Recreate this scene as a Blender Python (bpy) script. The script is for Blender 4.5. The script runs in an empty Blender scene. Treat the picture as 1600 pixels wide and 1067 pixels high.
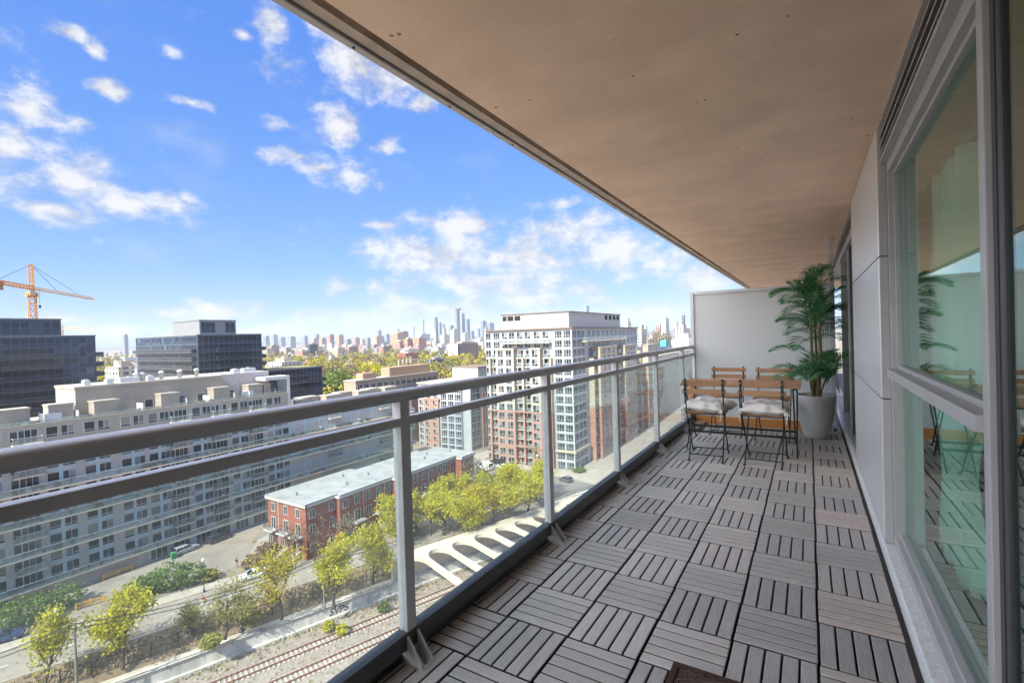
import bpy, bmesh, math, random
from mathutils import Vector, Matrix
rad = math.radians
SC = bpy.context.scene
COL = SC.collection
# ------------------------------------------------------------------ camera
FPX = 747.656                       # focal length in px of a 1600 px wide frame
CAM = Vector((1.2041, -2.1044, 1.2652))
YAW, PITCH, ROLL = 0.5565, 0.0109, -0.0302
_f = Vector((-math.sin(YAW)*math.cos(PITCH), math.cos(YAW)*math.cos(PITCH), -math.sin(PITCH)))
_r = Vector((math.cos(YAW), math.sin(YAW), 0)); _u = _r.cross(_f)
CR = _r*math.cos(ROLL) + _u*math.sin(ROLL); CU = -_r*math.sin(ROLL) + _u*math.cos(ROLL); CF = _f
cd = bpy.data.cameras.new('camera'); cam = bpy.data.objects.new('camera', cd); COL.objects.link(cam)
cd.sensor_width = 36; cd.lens = FPX/1600*36; cd.clip_start = 0.02; cd.clip_end = 60000
cam.matrix_world = Matrix(((CR.x, CU.x, -CF.x, CAM.x), (CR.y, CU.y, -CF.y, CAM.y), (CR.z, CU.z, -CF.z, CAM.z), (0, 0, 0, 1)))
SC.camera = cam
def ray(px, py): return CF + CR*((px-800)/FPX) - CU*((py-533.5)/FPX)
def at_depth(px, py, d): return CAM + ray(px, py)*d
def at_z(px, py, z):
    r = ray(px, py); return CAM + r*((z-CAM.z)/r.z)
# ------------------------------------------------------------------ light
SUN_EL = rad(44); SUN_AZ = rad(178.0)          # clockwise from +Y
sun_dir = Vector((math.sin(SUN_AZ)*math.cos(SUN_EL), math.cos(SUN_AZ)*math.cos(SUN_EL), math.sin(SUN_EL)))
sl = bpy.data.lights.new('sun', 'SUN'); so = bpy.data.objects.new('sun', sl); COL.objects.link(so)
sl.energy = 2.75; sl.angle = rad(0.53); sl.color = (1.0, 0.93, 0.83)
so.rotation_euler = sun_dir.to_track_quat('Z', 'Y').to_euler(); so.location = (0, -40, 60)
SKY_STRENGTH = 0.105
SC.view_settings.view_transform = 'Standard'; SC.view_settings.look = 'None'
SC.view_settings.exposure = 1.78; SC.view_settings.gamma = 1.0
w = bpy.data.worlds.new('World'); SC.world = w; w.use_nodes = True
NT = w.node_tree; NT.nodes.clear()
def wn(t, **k):
    n = NT.nodes.new(t)
    for a, b in k.items(): setattr(n, a, b)
    return n
def wl(a, b): NT.links.new(a, b)
def wmath(op, a, b=None, c=None, clamp=False):
    n = wn('ShaderNodeMath', operation=op, use_clamp=clamp)
    for i, v in enumerate((a, b, c)):
        if v is None: continue
        if isinstance(v, (int, float)): n.inputs[i].default_value = v
        else: wl(v, n.inputs[i])
    return n.outputs[0]
sky = wn('ShaderNodeTexSky', sky_type='NISHITA'); sky.sun_disc = False
sky.sun_elevation = SUN_EL; sky.sun_rotation = SUN_AZ; sky.air_density = 1.0; sky.dust_density = 0.2; sky.ozone_density = 2.5; sky.altitude = 100
tc = wn('ShaderNodeTexCoord'); sep = wn('ShaderNodeSeparateXYZ'); wl(tc.outputs['Generated'], sep.inputs[0])
az = wmath('ARCTAN2', sep.outputs[0], sep.outputs[1]); el = wmath('ARCSINE', sep.outputs[2])
comb = wn('ShaderNodeCombineXYZ'); wl(az, comb.inputs[0]); wl(el, comb.inputs[1])
def dirae(px, py):
    d = ray(px, py).normalized(); return math.atan2(d.x, d.y), math.asin(d.z)
CLOUDS = [(30,232,75,36),(105,282,85,42),(95,330,70,20),(200,322,62,20),(272,325,42,22),(292,310,16,13),(55,176,66,24),(120,190,30,14),
 (110,50,30,11),(150,82,15,11),(172,138,30,14),(265,83,16,12),(300,160,26,8),(380,55,14,8),(428,40,26,36),(447,102,32,22),(500,40,30,30),(560,95,60,48),(600,125,60,38),(660,160,24,16),
 (440,195,30,11),(527,198,32,28),(602,230,22,18),(470,245,42,14),(545,275,44,22),(505,262,40,14),
 (700,400,120,48),(820,405,130,45),(950,395,95,38),(1030,410,60,28),(640,418,52,36),(700,352,100,20),(900,365,60,30),(800,440,160,28),(1110,430,60,26),
 (535,450,28,15),(585,445,16,13),(880,317,42,9),(925,345,42,17),(600,352,34,8),
 (320,488,110,13),(400,480,42,11),(535,498,75,13),(595,478,22,6),(690,482,110,18),(830,468,80,12),(690,520,150,22),(860,505,160,22),(1020,490,75,16),(930,470,22,8),(110,498,60,11),(160,520,70,12),(60,520,60,10),(430,520,150,10)]
dmin = None
for px, py, a, b in CLOUDS+[(rad(-138), rad(20), rad(36), rad(16)), (rad(-138), rad(42), rad(34), rad(16)), (rad(-80), rad(68), rad(60), rad(10)), (rad(60), rad(70), rad(70), rad(12))]:  # last four blobs: unseen clouds added for white fill light
  if isinstance(px, float): a0, e0, da, de = px, py, a, b
  else:
    a0, e0 = dirae(px, py); da = abs(dirae(px+a, py)[0]-dirae(px-a, py)[0])/2; de = abs(dirae(px, py+b)[1]-dirae(px, py-b)[1])/2
  da *= 1.35; de *= 1.35
  m = wn('ShaderNodeVectorMath', operation='MULTIPLY_ADD'); wl(comb.outputs[0], m.inputs[0])
  m.inputs[1].default_value = (1/da, 1/de, 0); m.inputs[2].default_value = (-a0/da, -e0/de, 0)
  L = wn('ShaderNodeVectorMath', operation='LENGTH'); wl(m.outputs[0], L.inputs[0])
  dmin = L.outputs['Value'] if dmin is None else wmath('MINIMUM', dmin, L.outputs['Value'])
def wnoise(scale, detail, rough, sx=1, sy=1, off=0):
    m = wn('ShaderNodeMapping'); m.inputs['Scale'].default_value = (sx, sy, 1); m.inputs['Location'].default_value = (off, off*0.7, off)
    wl(comb.outputs[0], m.inputs[0])
    n = wn('ShaderNodeTexNoise'); n.inputs['Scale'].default_value = scale; n.inputs['Detail'].default_value = detail; n.inputs['Roughness'].default_value = rough
    wl(m.outputs[0], n.inputs['Vector']); return n.outputs['Fac']
n1 = wnoise(13, 10, 0.66, 1, 1.5); n1b = wnoise(13, 6, 0.6, 1, 1.5, -0.022); n2 = wnoise(7, 6, 0.6, 1, 1.8, 5.2)
cov = wmath('SUBTRACT', 1.0, dmin)
cov = wmath('ADD', wmath('MAXIMUM', cov, -0.7), 0.06)
fld = wmath('ADD', cov, wmath('MULTIPLY', wmath('SUBTRACT', n1, 0.5), 3.7))
sm = wn('ShaderNodeMapRange', interpolation_type='SMOOTHSTEP'); wl(fld, sm.inputs['Value']); sm.inputs['From Min'].default_value = -0.05; sm.inputs['From Max'].default_value = 1.15
mask = wmath('MULTIPLY', sm.outputs[0], 0.95)
# thin high veil
veil = wn('ShaderNodeMapRange', interpolation_type='SMOOTHSTEP'); wl(n2, veil.inputs['Value']); veil.inputs['From Min'].default_value = 0.52; veil.inputs['From Max'].default_value = 0.8; veil.inputs['To Max'].default_value = 0.22
mask = wmath('MAXIMUM', mask, veil.outputs[0])
sc_ = wn('ShaderNodeSeparateColor'); wl(sky.outputs[0], sc_.inputs[0]); sk2 = wn('ShaderNodeCombineColor')   # film response of the blue sky, per channel
wl(wmath('MULTIPLY', wmath('POWER', sc_.outputs[0], 0.82), 0.245), sk2.inputs[0]); wl(wmath('MULTIPLY', wmath('POWER', sc_.outputs[1], 0.58), 0.585), sk2.inputs[1]); wl(wmath('MULTIPLY', wmath('POWER', sc_.outputs[2], 0.12), 2.18), sk2.inputs[2])
cval = wn('ShaderNodeMapRange'); wl(wmath('ADD', wmath('ADD', wmath('MULTIPLY', n2, 0.5), wmath('MULTIPLY', fld, 0.12)), wmath('MULTIPLY', wmath('SUBTRACT', n1, n1b), 1.6)), cval.inputs['Value'])
cval.inputs['From Min'].default_value = 0.1; cval.inputs['From Max'].default_value = 0.5; cval.inputs['To Min'].default_value = 1.8; cval.inputs['To Max'].default_value = 2.65
# clouds towards the sun brightened: an unseen bank added to light the balcony
sv = wn('ShaderNodeVectorMath', operation='DOT_PRODUCT'); wl(tc.outputs['Generated'], sv.inputs[0]); sv.inputs[1].default_value = tuple(sun_dir)
fs = wn('ShaderNodeMapRange', interpolation_type='SMOOTHSTEP'); wl(sv.outputs['Value'], fs.inputs['Value']); fs.inputs['From Min'].default_value = 0.12; fs.inputs['From Max'].default_value = 0.75; fs.inputs['To Min'].default_value = 1.0; fs.inputs['To Max'].default_value = 11.0
cvl = wmath('MULTIPLY', cval.outputs[0], fs.outputs[0])
cc = wn('ShaderNodeCombineColor'); wl(wmath('MULTIPLY', cvl, 0.99), cc.inputs[0]); wl(wmath('MULTIPLY', cvl, 0.985), cc.inputs[1]); wl(wmath('MULTIPLY', cvl, 1.0), cc.inputs[2])
cm = wn('ShaderNodeMix', data_type='RGBA'); wl(mask, cm.inputs['Factor']); wl(sk2.outputs[0], cm.inputs[6]); wl(cc.outputs[0], cm.inputs[7])
bg = wn('ShaderNodeBackground'); bg.inputs['Strength'].default_value = SKY_STRENGTH; wl(cm.outputs[2], bg.inputs['Color'])
wo = wn('ShaderNodeOutputWorld'); wl(bg.outputs[0], wo.inputs['Surface'])
SC.cycles.max_bounces = 8; SC.cycles.diffuse_bounces = 4; SC.cycles.glossy_bounces = 3; SC.cycles.transmission_bounces = 4; SC.cycles.transparent_max_bounces = 12; SC.cycles.volume_bounces = 0
SC.cycles.caustics_reflective = False; SC.cycles.caustics_refractive = False
# ------------------------------------------------------------------ mesh helpers
class MB:
    def __init__(s): s.v = []; s.f = []; s.m = []; s.sm = []
    def add(s, vs, fs, m=0, smooth=False):
        o = len(s.v); s.v += [tuple(p) for p in vs]
        for f in fs: s.f.append(tuple(i+o for i in f)); s.m.append(m); s.sm.append(smooth)
        return s
    def box(s, x0, x1, y0, y1, z0, z1, m=0):
        x0, x1 = min(x0, x1), max(x0, x1); y0, y1 = min(y0, y1), max(y0, y1); z0, z1 = min(z0, z1), max(z0, z1)
        return s.add([(x0,y0,z0),(x1,y0,z0),(x1,y1,z0),(x0,y1,z0),(x0,y0,z1),(x1,y0,z1),(x1,y1,z1),(x0,y1,z1)],
            [(0,3,2,1),(4,5,6,7),(0,1,5,4),(1,2,6,5),(2,3,7,6),(3,0,4,7)], m)
    def hexa(s, b, t, m=0):   # bottom 4 ccw, top 4 ccw
        return s.add(list(b)+list(t), [(3,2,1,0),(4,5,6,7),(0,1,5,4),(1,2,6,5),(2,3,7,6),(3,0,4,7)], m)
    def prism(s, poly, z0, z1, m=0, mtop=None):
        n = len(poly); a = sum(poly[i][0]*poly[(i+1)%n][1]-poly[(i+1)%n][0]*poly[i][1] for i in range(n))
        if a < 0: poly = poly[::-1]
        vs = [(p[0],p[1],z0) for p in poly]+[(p[0],p[1],z1) for p in poly]
        s.add(vs, [tuple(range(n-1,-1,-1))]+[(i,(i+1)%n,n+(i+1)%n,n+i) for i in range(n)], m)
        s.add(vs[n:], [tuple(range(n))], m if mtop is None else mtop); return s
    def tube(s, pts, r, n=8, m=0, cap=True, smooth=True):
        pts = [Vector(p) for p in pts]; rs = r if isinstance(r, (list, tuple)) else [r]*len(pts)
        vs = []; prev = None
        for i, p in enumerate(pts):
            t = (pts[min(i+1, len(pts)-1)]-pts[max(i-1, 0)]).normalized()
            if prev is None: a = t.orthogonal().normalized()
            else: a = (prev - t*prev.dot(t)); a = a.normalized() if a.length > 1e-6 else t.orthogonal().normalized()
            prev = a; b = t.cross(a)
            for k in range(n): q = 2*math.pi*k/n; vs.append(tuple(p+(a*math.cos(q)+b*math.sin(q))*rs[i]))
        fs = []
        for i in range(len(pts)-1):
            for k in range(n): k2 = (k+1)%n; fs.append((i*n+k, i*n+k2, (i+1)*n+k2, (i+1)*n+k))
        s.add(vs, fs, m, smooth)
        if cap: s.add(vs[:n], [tuple(range(n-1,-1,-1))], m); s.add(vs[-n:], [tuple(range(n))], m)
        return s
    def bar(s, p, q, w, h, m=0):     # rectangular bar p->q, w horizontal, h the other way
        p, q = Vector(p), Vector(q); t = (q-p).normalized(); up = Vector((0,0,1)) if abs(t.z) < .95 else Vector((1,0,0))
        a = t.cross(up).normalized()*w/2; b = a.cross(t).normalized()*h/2
        return s.add([p-a-b,p+a-b,p+a+b,p-a+b,q-a-b,q+a-b,q+a+b,q-a+b], [(0,3,2,1),(4,5,6,7),(0,1,5,4),(1,2,6,5),(2,3,7,6),(3,0,4,7)], m)
    def lathe(s, prof, n=32, m=0, c=(0,0,0), smooth=True):
        vs = [(c[0]+r*math.cos(2*math.pi*k/n), c[1]+r*math.sin(2*math.pi*k/n), c[2]+z) for r, z in prof for k in range(n)]
        return s.add(vs, [(i*n+k, i*n+(k+1)%n, (i+1)*n+(k+1)%n, (i+1)*n+k) for i in range(len(prof)-1) for k in range(n)], m, smooth)
    def blob(s, c, r, seed=0, m=0, jit=.2, sub=1, smooth=True):
        rnd = random.Random(seed); vs, fs = ICO[sub]; rx, ry, rz = r if isinstance(r, (tuple, list)) else (r, r, r)
        out = []
        for p in vs: k = 1+rnd.uniform(-jit, jit); out.append((c[0]+p[0]*rx*k, c[1]+p[1]*ry*k, c[2]+p[2]*rz*k))
        return s.add(out, fs, m, smooth)
    def merge(s, o, M=None):
        off = len(s.v); s.v += [tuple(M @ Vector(p)) for p in o.v] if M else list(o.v)
        s.f += [tuple(i+off for i in f) for f in o.f]; s.m += o.m; s.sm += o.sm; return s
    def mesh(s, name, mats, origin=(0,0,0)):
        me = bpy.data.meshes.new(name); ox, oy, oz = origin
        me.from_pydata([(x-ox, y-oy, z-oz) for x, y, z in s.v], [], s.f)
        for mt in (mats if isinstance(mats, (list, tuple)) else [mats]): me.materials.append(mt)
        me.polygons.foreach_set('material_index', s.m); me.polygons.foreach_set('use_smooth', s.sm); me.update()
        return me
    def build(s, name, mats, parent=None, loc=None, bevel=0, world=True):
        """world=True: vertices are world coordinates (parent is unrotated); else local"""
        org = Vector((0,0,0))
        if world:
            org = Vector(loc) if loc else (parent_loc(parent) if parent else s.base())
        o = bpy.data.objects.new(name, s.mesh(name, mats, org)); COL.objects.link(o)
        if parent: o.parent = parent
        if world: o.location = org - (parent_loc(parent) if parent else Vector((0,0,0)))
        elif loc: o.location = loc
        if bevel:
            b = o.modifiers.new('bevel', 'BEVEL'); b.width = bevel; b.segments = 2; b.limit_method = 'ANGLE'; b.harden_normals = False
        return o
    def base(s):
        xs, ys, zs = zip(*s.v); return Vector(((min(xs)+max(xs))/2, (min(ys)+max(ys))/2, min(zs)))
def parent_loc(p):
    L = Vector(p.location)
    while p.parent: p = p.parent; L += Vector(p.location)
    return L
def _ico(sub):
    bm = bmesh.new(); bmesh.ops.create_icosphere(bm, subdivisions=sub, radius=1)
    r = ([tuple(v.co) for v in bm.verts], [tuple(v.index for v in f.verts) for f in bm.faces]); bm.free(); return r
ICO = {1: _ico(1), 2: _ico(2), 3: _ico(3)}
def props(o, label=None, cat=None, group=None, kind=None):
    for k, v in (('label', label), ('category', cat), ('group', group), ('kind', kind)):
        if v: o[k] = v
    return o
def thing(name, label, cat, loc=(0,0,0), rot=0, group=None):
    o = bpy.data.objects.new(name, None); COL.objects.link(o); o.location = loc; o.rotation_euler = (0, 0, rot); o.empty_display_size = .3
    return props(o, label, cat, group)
def structure(o): return props(o, kind='structure')
KIDS = {}
def link_copy(o, parent=None):
    c = o.copy(); COL.objects.link(c)
    if parent: c.parent = parent
    return c
def copy_tree(o, loc=None, rot=None, label=None, group=None):
    def rec(x, par):
        c = link_copy(x, par)
        for ch in kids.get(x, ()): rec(ch, c)
        return c
    kids = {}
    for ob in COL.objects:
        if ob.parent: kids.setdefault(ob.parent, []).append(ob)
    r = rec(o, None)
    if loc is not None: r.location = loc
    if rot is not None: r.rotation_euler = (0, 0, rot)
    if label: r['label'] = label
    if group: r['group'] = group
    return r
# ------------------------------------------------------------------ materials
def mat(name, rgb, rough=.6, metal=0, var=.12, scale=6, bump=0, spec=.5, island=0, objrand=0, stretch=(1,1,1), detail=5, bscale=None, coat=0):
    m = bpy.data.materials.new(name); m.use_nodes = True; t = m.node_tree; b = t.nodes['Principled BSDF']
    b.inputs['Roughness'].default_value = rough; b.inputs['Metallic'].default_value = metal; b.inputs['Specular IOR Level'].default_value = spec
    b.inputs['Coat Weight'].default_value = coat
    co = t.nodes.new('ShaderNodeTexCoord'); mp = t.nodes.new('ShaderNodeMapping'); mp.inputs['Scale'].default_value = stretch
    t.links.new(co.outputs['Object'], mp.inputs[0])
    nz = t.nodes.new('ShaderNodeTexNoise'); nz.inputs['Scale'].default_value = scale; nz.inputs['Detail'].default_value = detail; nz.inputs['Roughness'].default_value = .6
    t.links.new(mp.outputs[0], nz.inputs['Vector'])
    val = nz.outputs['Fac']
    mr = t.nodes.new('ShaderNodeMapRange'); t.links.new(val, mr.inputs['Value']); mr.inputs['From Min'].default_value = .25; mr.inputs['From Max'].default_value = .75
    mr.inputs['To Min'].default_value = 1-var; mr.inputs['To Max'].default_value = 1+var; last = mr.outputs[0]
    def mulrand(src, amt, last):
        r = t.nodes.new('ShaderNodeMapRange'); t.links.new(src, r.inputs['Value']); r.inputs['To Min'].default_value = 1-amt; r.inputs['To Max'].default_value = 1+amt
        x = t.nodes.new('ShaderNodeMath'); x.operation = 'MULTIPLY'; t.links.new(last, x.inputs[0]); t.links.new(r.outputs[0], x.inputs[1]); return x.outputs[0]
    if island: g = t.nodes.new('ShaderNodeNewGeometry'); last = mulrand(g.outputs['Random Per Island'], island, last)
    if objrand: g = t.nodes.new('ShaderNodeObjectInfo'); last = mulrand(g.outputs['Random'], objrand, last)
    hv = t.nodes.new('ShaderNodeVectorMath'); hv.operation = 'SCALE'; hv.inputs[0].default_value = rgb; t.links.new(last, hv.inputs['Scale'])
    t.links.new(hv.outputs[0], b.inputs['Base Color'])
    if bump:
        bp = t.nodes.new('ShaderNodeBump'); bp.inputs['Strength'].default_value = bump; bp.inputs['Distance'].default_value = .02
        src = nz.outputs['Fac']
        if bscale:
            n2 = t.nodes.new('ShaderNodeTexNoise'); n2.inputs['Scale'].default_value = bscale; n2.inputs['Detail'].default_value = 4; t.links.new(co.outputs['Object'], n2.inputs['Vector']); src = n2.outputs['Fac']
        t.links.new(src, bp.inputs['Height']); t.links.new(bp.outputs[0], b.inputs['Normal'])
    return m
def ramp_mat(name, cols, rough=.7, source='island', noise_scale=None, var=.15, translucent=False):
    """random colour per island / object out of a list"""
    m = bpy.data.materials.new(name); m.use_nodes = True; t = m.node_tree; b = t.nodes['Principled BSDF']; b.inputs['Roughness'].default_value = rough
    b.inputs['Specular IOR Level'].default_value = .25
    if source == 'island': src = t.nodes.new('ShaderNodeNewGeometry').outputs['Random Per Island']
    elif source == 'object': src = t.nodes.new('ShaderNodeObjectInfo').outputs['Random']
    else:
        co = t.nodes.new('ShaderNodeTexCoord'); nz = t.nodes.new('ShaderNodeTexNoise'); nz.inputs['Scale'].default_value = noise_scale; nz.inputs['Detail'].default_value = 6
        t.links.new(co.outputs['Object'], nz.inputs['Vector']); mr0 = t.nodes.new('ShaderNodeMapRange'); t.links.new(nz.outputs['Fac'], mr0.inputs['Value']); mr0.inputs['From Min'].default_value=.3; mr0.inputs['From Max'].default_value=.7; src = mr0.outputs[0]
    r = t.nodes.new('ShaderNodeValToRGB'); e = r.color_ramp.elements
    while len(e) < len(cols): e.new(.5)
    for i, c in enumerate(cols): e[i].position = i/(len(cols)-1); e[i].color = (*c, 1)
    t.links.new(src, r.inputs[0]); t.links.new(r.outputs[0], b.inputs['Base Color'])
    if translucent:
        tr = t.nodes.new('ShaderNodeBsdfTranslucent'); t.links.new(r.outputs[0], tr.inputs['Color']); mx = t.nodes.new('ShaderNodeMixShader'); mx.inputs[0].default_value = .35
        out = t.nodes['Material Output']; t.links.new(b.outputs[0], mx.inputs[1]); t.links.new(tr.outputs[0], mx.inputs[2]); t.links.new(mx.outputs[0], out.inputs['Surface'])
    return m
def clear_glass(name, tint=(.9,.97,.95), dust=0.0, dustcol=(.7,.72,.72), boost=1.0, base=.045, gloss=(.95,.97,.97)):
    m = bpy.data.materials.new(name); m.use_nodes = True; t = m.node_tree; t.nodes.clear(); N = t.nodes.new; Lk = t.links.new
    g = N('ShaderNodeNewGeometry'); d = N('ShaderNodeVectorMath'); d.operation = 'DOT_PRODUCT'; Lk(g.outputs['Incoming'], d.inputs[0]); Lk(g.outputs['Normal'], d.inputs[1])
    def mth(op, a, b=None):
        x = N('ShaderNodeMath'); x.operation = op
        for i, v in enumerate((a, b)):
            if v is None: continue
            if isinstance(v, (int, float)): x.inputs[i].default_value = v
            else: Lk(v, x.inputs[i])
        return x.outputs[0]
    ab = mth('ABSOLUTE', d.outputs['Value']); p5 = mth('POWER', mth('SUBTRACT', 1.0, ab), 5.0); fr = mth('MINIMUM', mth('MULTIPLY', mth('ADD', mth('MULTIPLY', p5, 1-base), base), boost), 1.0)
    tr = N('ShaderNodeBsdfTransparent'); tr.inputs[0].default_value = (*tint, 1); gl = N('ShaderNodeBsdfGlossy'); gl.inputs['Roughness'].default_value = 0.0; gl.inputs['Color'].default_value = (*gloss, 1)
    src = tr.outputs[0]
    if dust:
        df = N('ShaderNodeBsdfDiffuse'); df.inputs[0].default_value = (*dustcol, 1); tl = N('ShaderNodeBsdfTranslucent'); tl.inputs[0].default_value = (*dustcol, 1)
        ad = N('ShaderNodeMixShader'); ad.inputs[0].default_value = .5; Lk(df.outputs[0], ad.inputs[1]); Lk(tl.outputs[0], ad.inputs[2])
        co = N('ShaderNodeTexCoord'); nz = N('ShaderNodeTexNoise'); nz.inputs['Scale'].default_value = 2.5; nz.inputs['Detail'].default_value = 6; Lk(co.outputs['Object'], nz.inputs['Vector'])
        fc = mth('MULTIPLY', nz.outputs['Fac'], dust*2)
        mx0 = N('ShaderNodeMixShader'); Lk(fc, mx0.inputs[0]); Lk(src, mx0.inputs[1]); Lk(ad.outputs[0], mx0.inputs[2]); src = mx0.outputs[0]
    mx = N('ShaderNodeMixShader'); Lk(fr, mx.inputs[0]); Lk(src, mx.inputs[1]); Lk(gl.outputs[0], mx.inputs[2])
    o = N('ShaderNodeOutputMaterial'); Lk(mx.outputs[0], o.inputs['Surface']); return m
def grid_mat(name, wall, glass, du=3.2, dv=3.0, fu=.35, fv=.45, rough=.6, stripes=False):
    """far facade: rows of windows as a procedural pattern on the wall"""
    m = bpy.data.materials.new(name); m.use_nodes = True; t = m.node_tree; b = t.nodes['Principled BSDF']; N = t.nodes.new; Lk = t.links.new
    co = N('ShaderNodeTexCoord'); sp = N('ShaderNodeSeparateXYZ'); Lk(co.outputs['Object'], sp.inputs[0]); ge = N('ShaderNodeNewGeometry'); sn = N('ShaderNodeSeparateXYZ')
    tc2 = N('ShaderNodeVectorTransform'); tc2.vector_type = 'NORMAL'; tc2.convert_from = 'WORLD'; tc2.convert_to = 'OBJECT'; Lk(ge.outputs['Normal'], tc2.inputs[0]); Lk(tc2.outputs[0], sn.inputs[0])
    def mth(op, a, b_=None):
        x = N('ShaderNodeMath'); x.operation = op
        for i, v in enumerate((a, b_)):
            if v is None: continue
            if isinstance(v, (int, float)): x.inputs[i].default_value = v
            else: Lk(v, x.inputs[i])
        return x.outputs[0]
    uu = mth('ADD', mth('MULTIPLY', sp.outputs[0], mth('ABSOLUTE', sn.outputs[1])), mth('MULTIPLY', sp.outputs[1], mth('ABSOLUTE', sn.outputs[0])))
    a = mth('GREATER_THAN', mth('FRACT', mth('DIVIDE', mth('ADD', uu, 1000), du)), fu); c = mth('GREATER_THAN', mth('FRACT', mth('DIVIDE', mth('ADD', sp.outputs[2], 1000), dv)), fv)
    k = c if stripes else mth('MULTIPLY', a, c); k = mth('MULTIPLY', k, mth('LESS_THAN', mth('ABSOLUTE', sn.outputs[2]), .5))
    wnz = N('ShaderNodeTexWhiteNoise'); vv = N('ShaderNodeCombineXYZ'); Lk(mth('FLOOR', mth('DIVIDE', uu, du)), vv.inputs[0]); Lk(mth('FLOOR', mth('DIVIDE', sp.outputs[2], dv)), vv.inputs[1]); Lk(vv.outputs[0], wnz.inputs['Vector'])
    gc = N('ShaderNodeVectorMath'); gc.operation = 'SCALE'; gc.inputs[0].default_value = glass; Lk(mth('ADD', mth('MULTIPLY', wnz.outputs['Value'], 1.3), .35), gc.inputs['Scale'])
    mx = N('ShaderNodeMix'); mx.data_type = 'RGBA'; Lk(k, mx.inputs['Factor']); mx.inputs[6].default_value = (*wall, 1); Lk(gc.outputs[0], mx.inputs[7]); Lk(mx.outputs[2], b.inputs['Base Color'])
    Lk(mth('SUBTRACT', rough, mth('MULTIPLY', k, rough-.2)), b.inputs['Roughness'])
    return m
# ------------------------------------------------------------------ shared materials
def spotted_concrete(name, rgb):
    m = mat(name, rgb, rough=.92, var=.13, scale=2.6, bump=.12, bscale=55, detail=12); t = m.node_tree; b = t.nodes['Principled BSDF']
    src = b.inputs['Base Color'].links[0].from_socket; N = t.nodes.new; Lk = t.links.new
    co = N('ShaderNodeTexCoord'); vo = N('ShaderNodeTexVoronoi'); vo.inputs['Scale'].default_value = 7; vo.inputs['Randomness'].default_value = 1; Lk(co.outputs['Object'], vo.inputs['Vector'])
    nz = N('ShaderNodeTexNoise'); nz.inputs['Scale'].default_value = 3; Lk(co.outputs['Object'], nz.inputs['Vector'])
    th = N('ShaderNodeMath'); th.operation = 'MULTIPLY'; Lk(nz.outputs['Fac'], th.inputs[0]); th.inputs[1].default_value = .105
    lt = N('ShaderNodeMath'); lt.operation = 'LESS_THAN'; Lk(vo.outputs['Distance'], lt.inputs[0]); Lk(th.outputs[0], lt.inputs[1])
    mx = N('ShaderNodeMix'); mx.data_type = 'RGBA'; Lk(lt.outputs[0], mx.inputs['Factor']); Lk(src, mx.inputs[6]); mx.inputs[7].default_value = (rgb[0]*.35, rgb[1]*.33, rgb[2]*.3, 1)
    # faint cloudy stains stretched across the slab
    mp = N('ShaderNodeMapping'); mp.inputs['Scale'].default_value = (.5, 2.2, 1); Lk(co.outputs['Object'], mp.inputs[0]); n3 = N('ShaderNodeTexNoise'); n3.inputs['Scale'].default_value = 1.1; n3.inputs['Detail'].default_value = 6; Lk(mp.outputs[0], n3.inputs['Vector'])
    mr = N('ShaderNodeMapRange'); mr.inputs['From Min'].default_value = .4; mr.inputs['From Max'].default_value = .68; mr.inputs['To Min'].default_value = 0; mr.inputs['To Max'].default_value = .28; Lk(n3.outputs['Fac'], mr.inputs['Value'])
    m2 = N('ShaderNodeMix'); m2.data_type = 'RGBA'; Lk(mr.outputs[0], m2.inputs['Factor']); Lk(mx.outputs[2], m2.inputs[6]); m2.inputs[7].default_value = (rgb[0]*.7, rgb[1]*.66, rgb[2]*.66, 1); Lk(m2.outputs[2], b.inputs['Base Color'])
    return m
M_soffit = spotted_concrete('soffit_concrete', (.80, .615, .475))
M_edge = mat('edge_concrete', (.48, .42, .36), .9, var=.25, scale=9, bump=.15)
M_slab = mat('slab_concrete', (.16, .16, .16), .9)
M_rail = mat('grey_rail_paint', (.55, .545, .56), .33, var=.07, scale=14, bump=.01, spec=.5)
M_raildark = mat('dark_rail_paint', (.055, .055, .058), .42, var=.1, scale=12)
M_black = mat('black_void', (.012, .012, .012), .8)
M_frame = mat('window_frame_grey', (.43, .42, .415), .45, var=.08, scale=7, bump=.01)
M_louvre = mat('louvre_grey', (.42, .41, .40), .5, var=.1)
M_panel = mat('cladding_silver', (.76, .755, .75), .34, metal=.35, var=.05, scale=2.5, bump=.02)
M_curb = mat('stucco_curb', (.72, .71, .68), .95, var=.2, scale=60, bump=.5)
M_railglass = clear_glass('guard_glass', (.90, .955, .945), dust=.045, dustcol=(.80, .83, .83))
M_winglass = clear_glass('window_glass', (.72, .91, .84), boost=1.08, base=.06, gloss=(.93,1.0,.97))
M_bolt = mat('bolt_steel', (.35, .35, .36), .35, metal=.8)
M_frost = None
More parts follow.
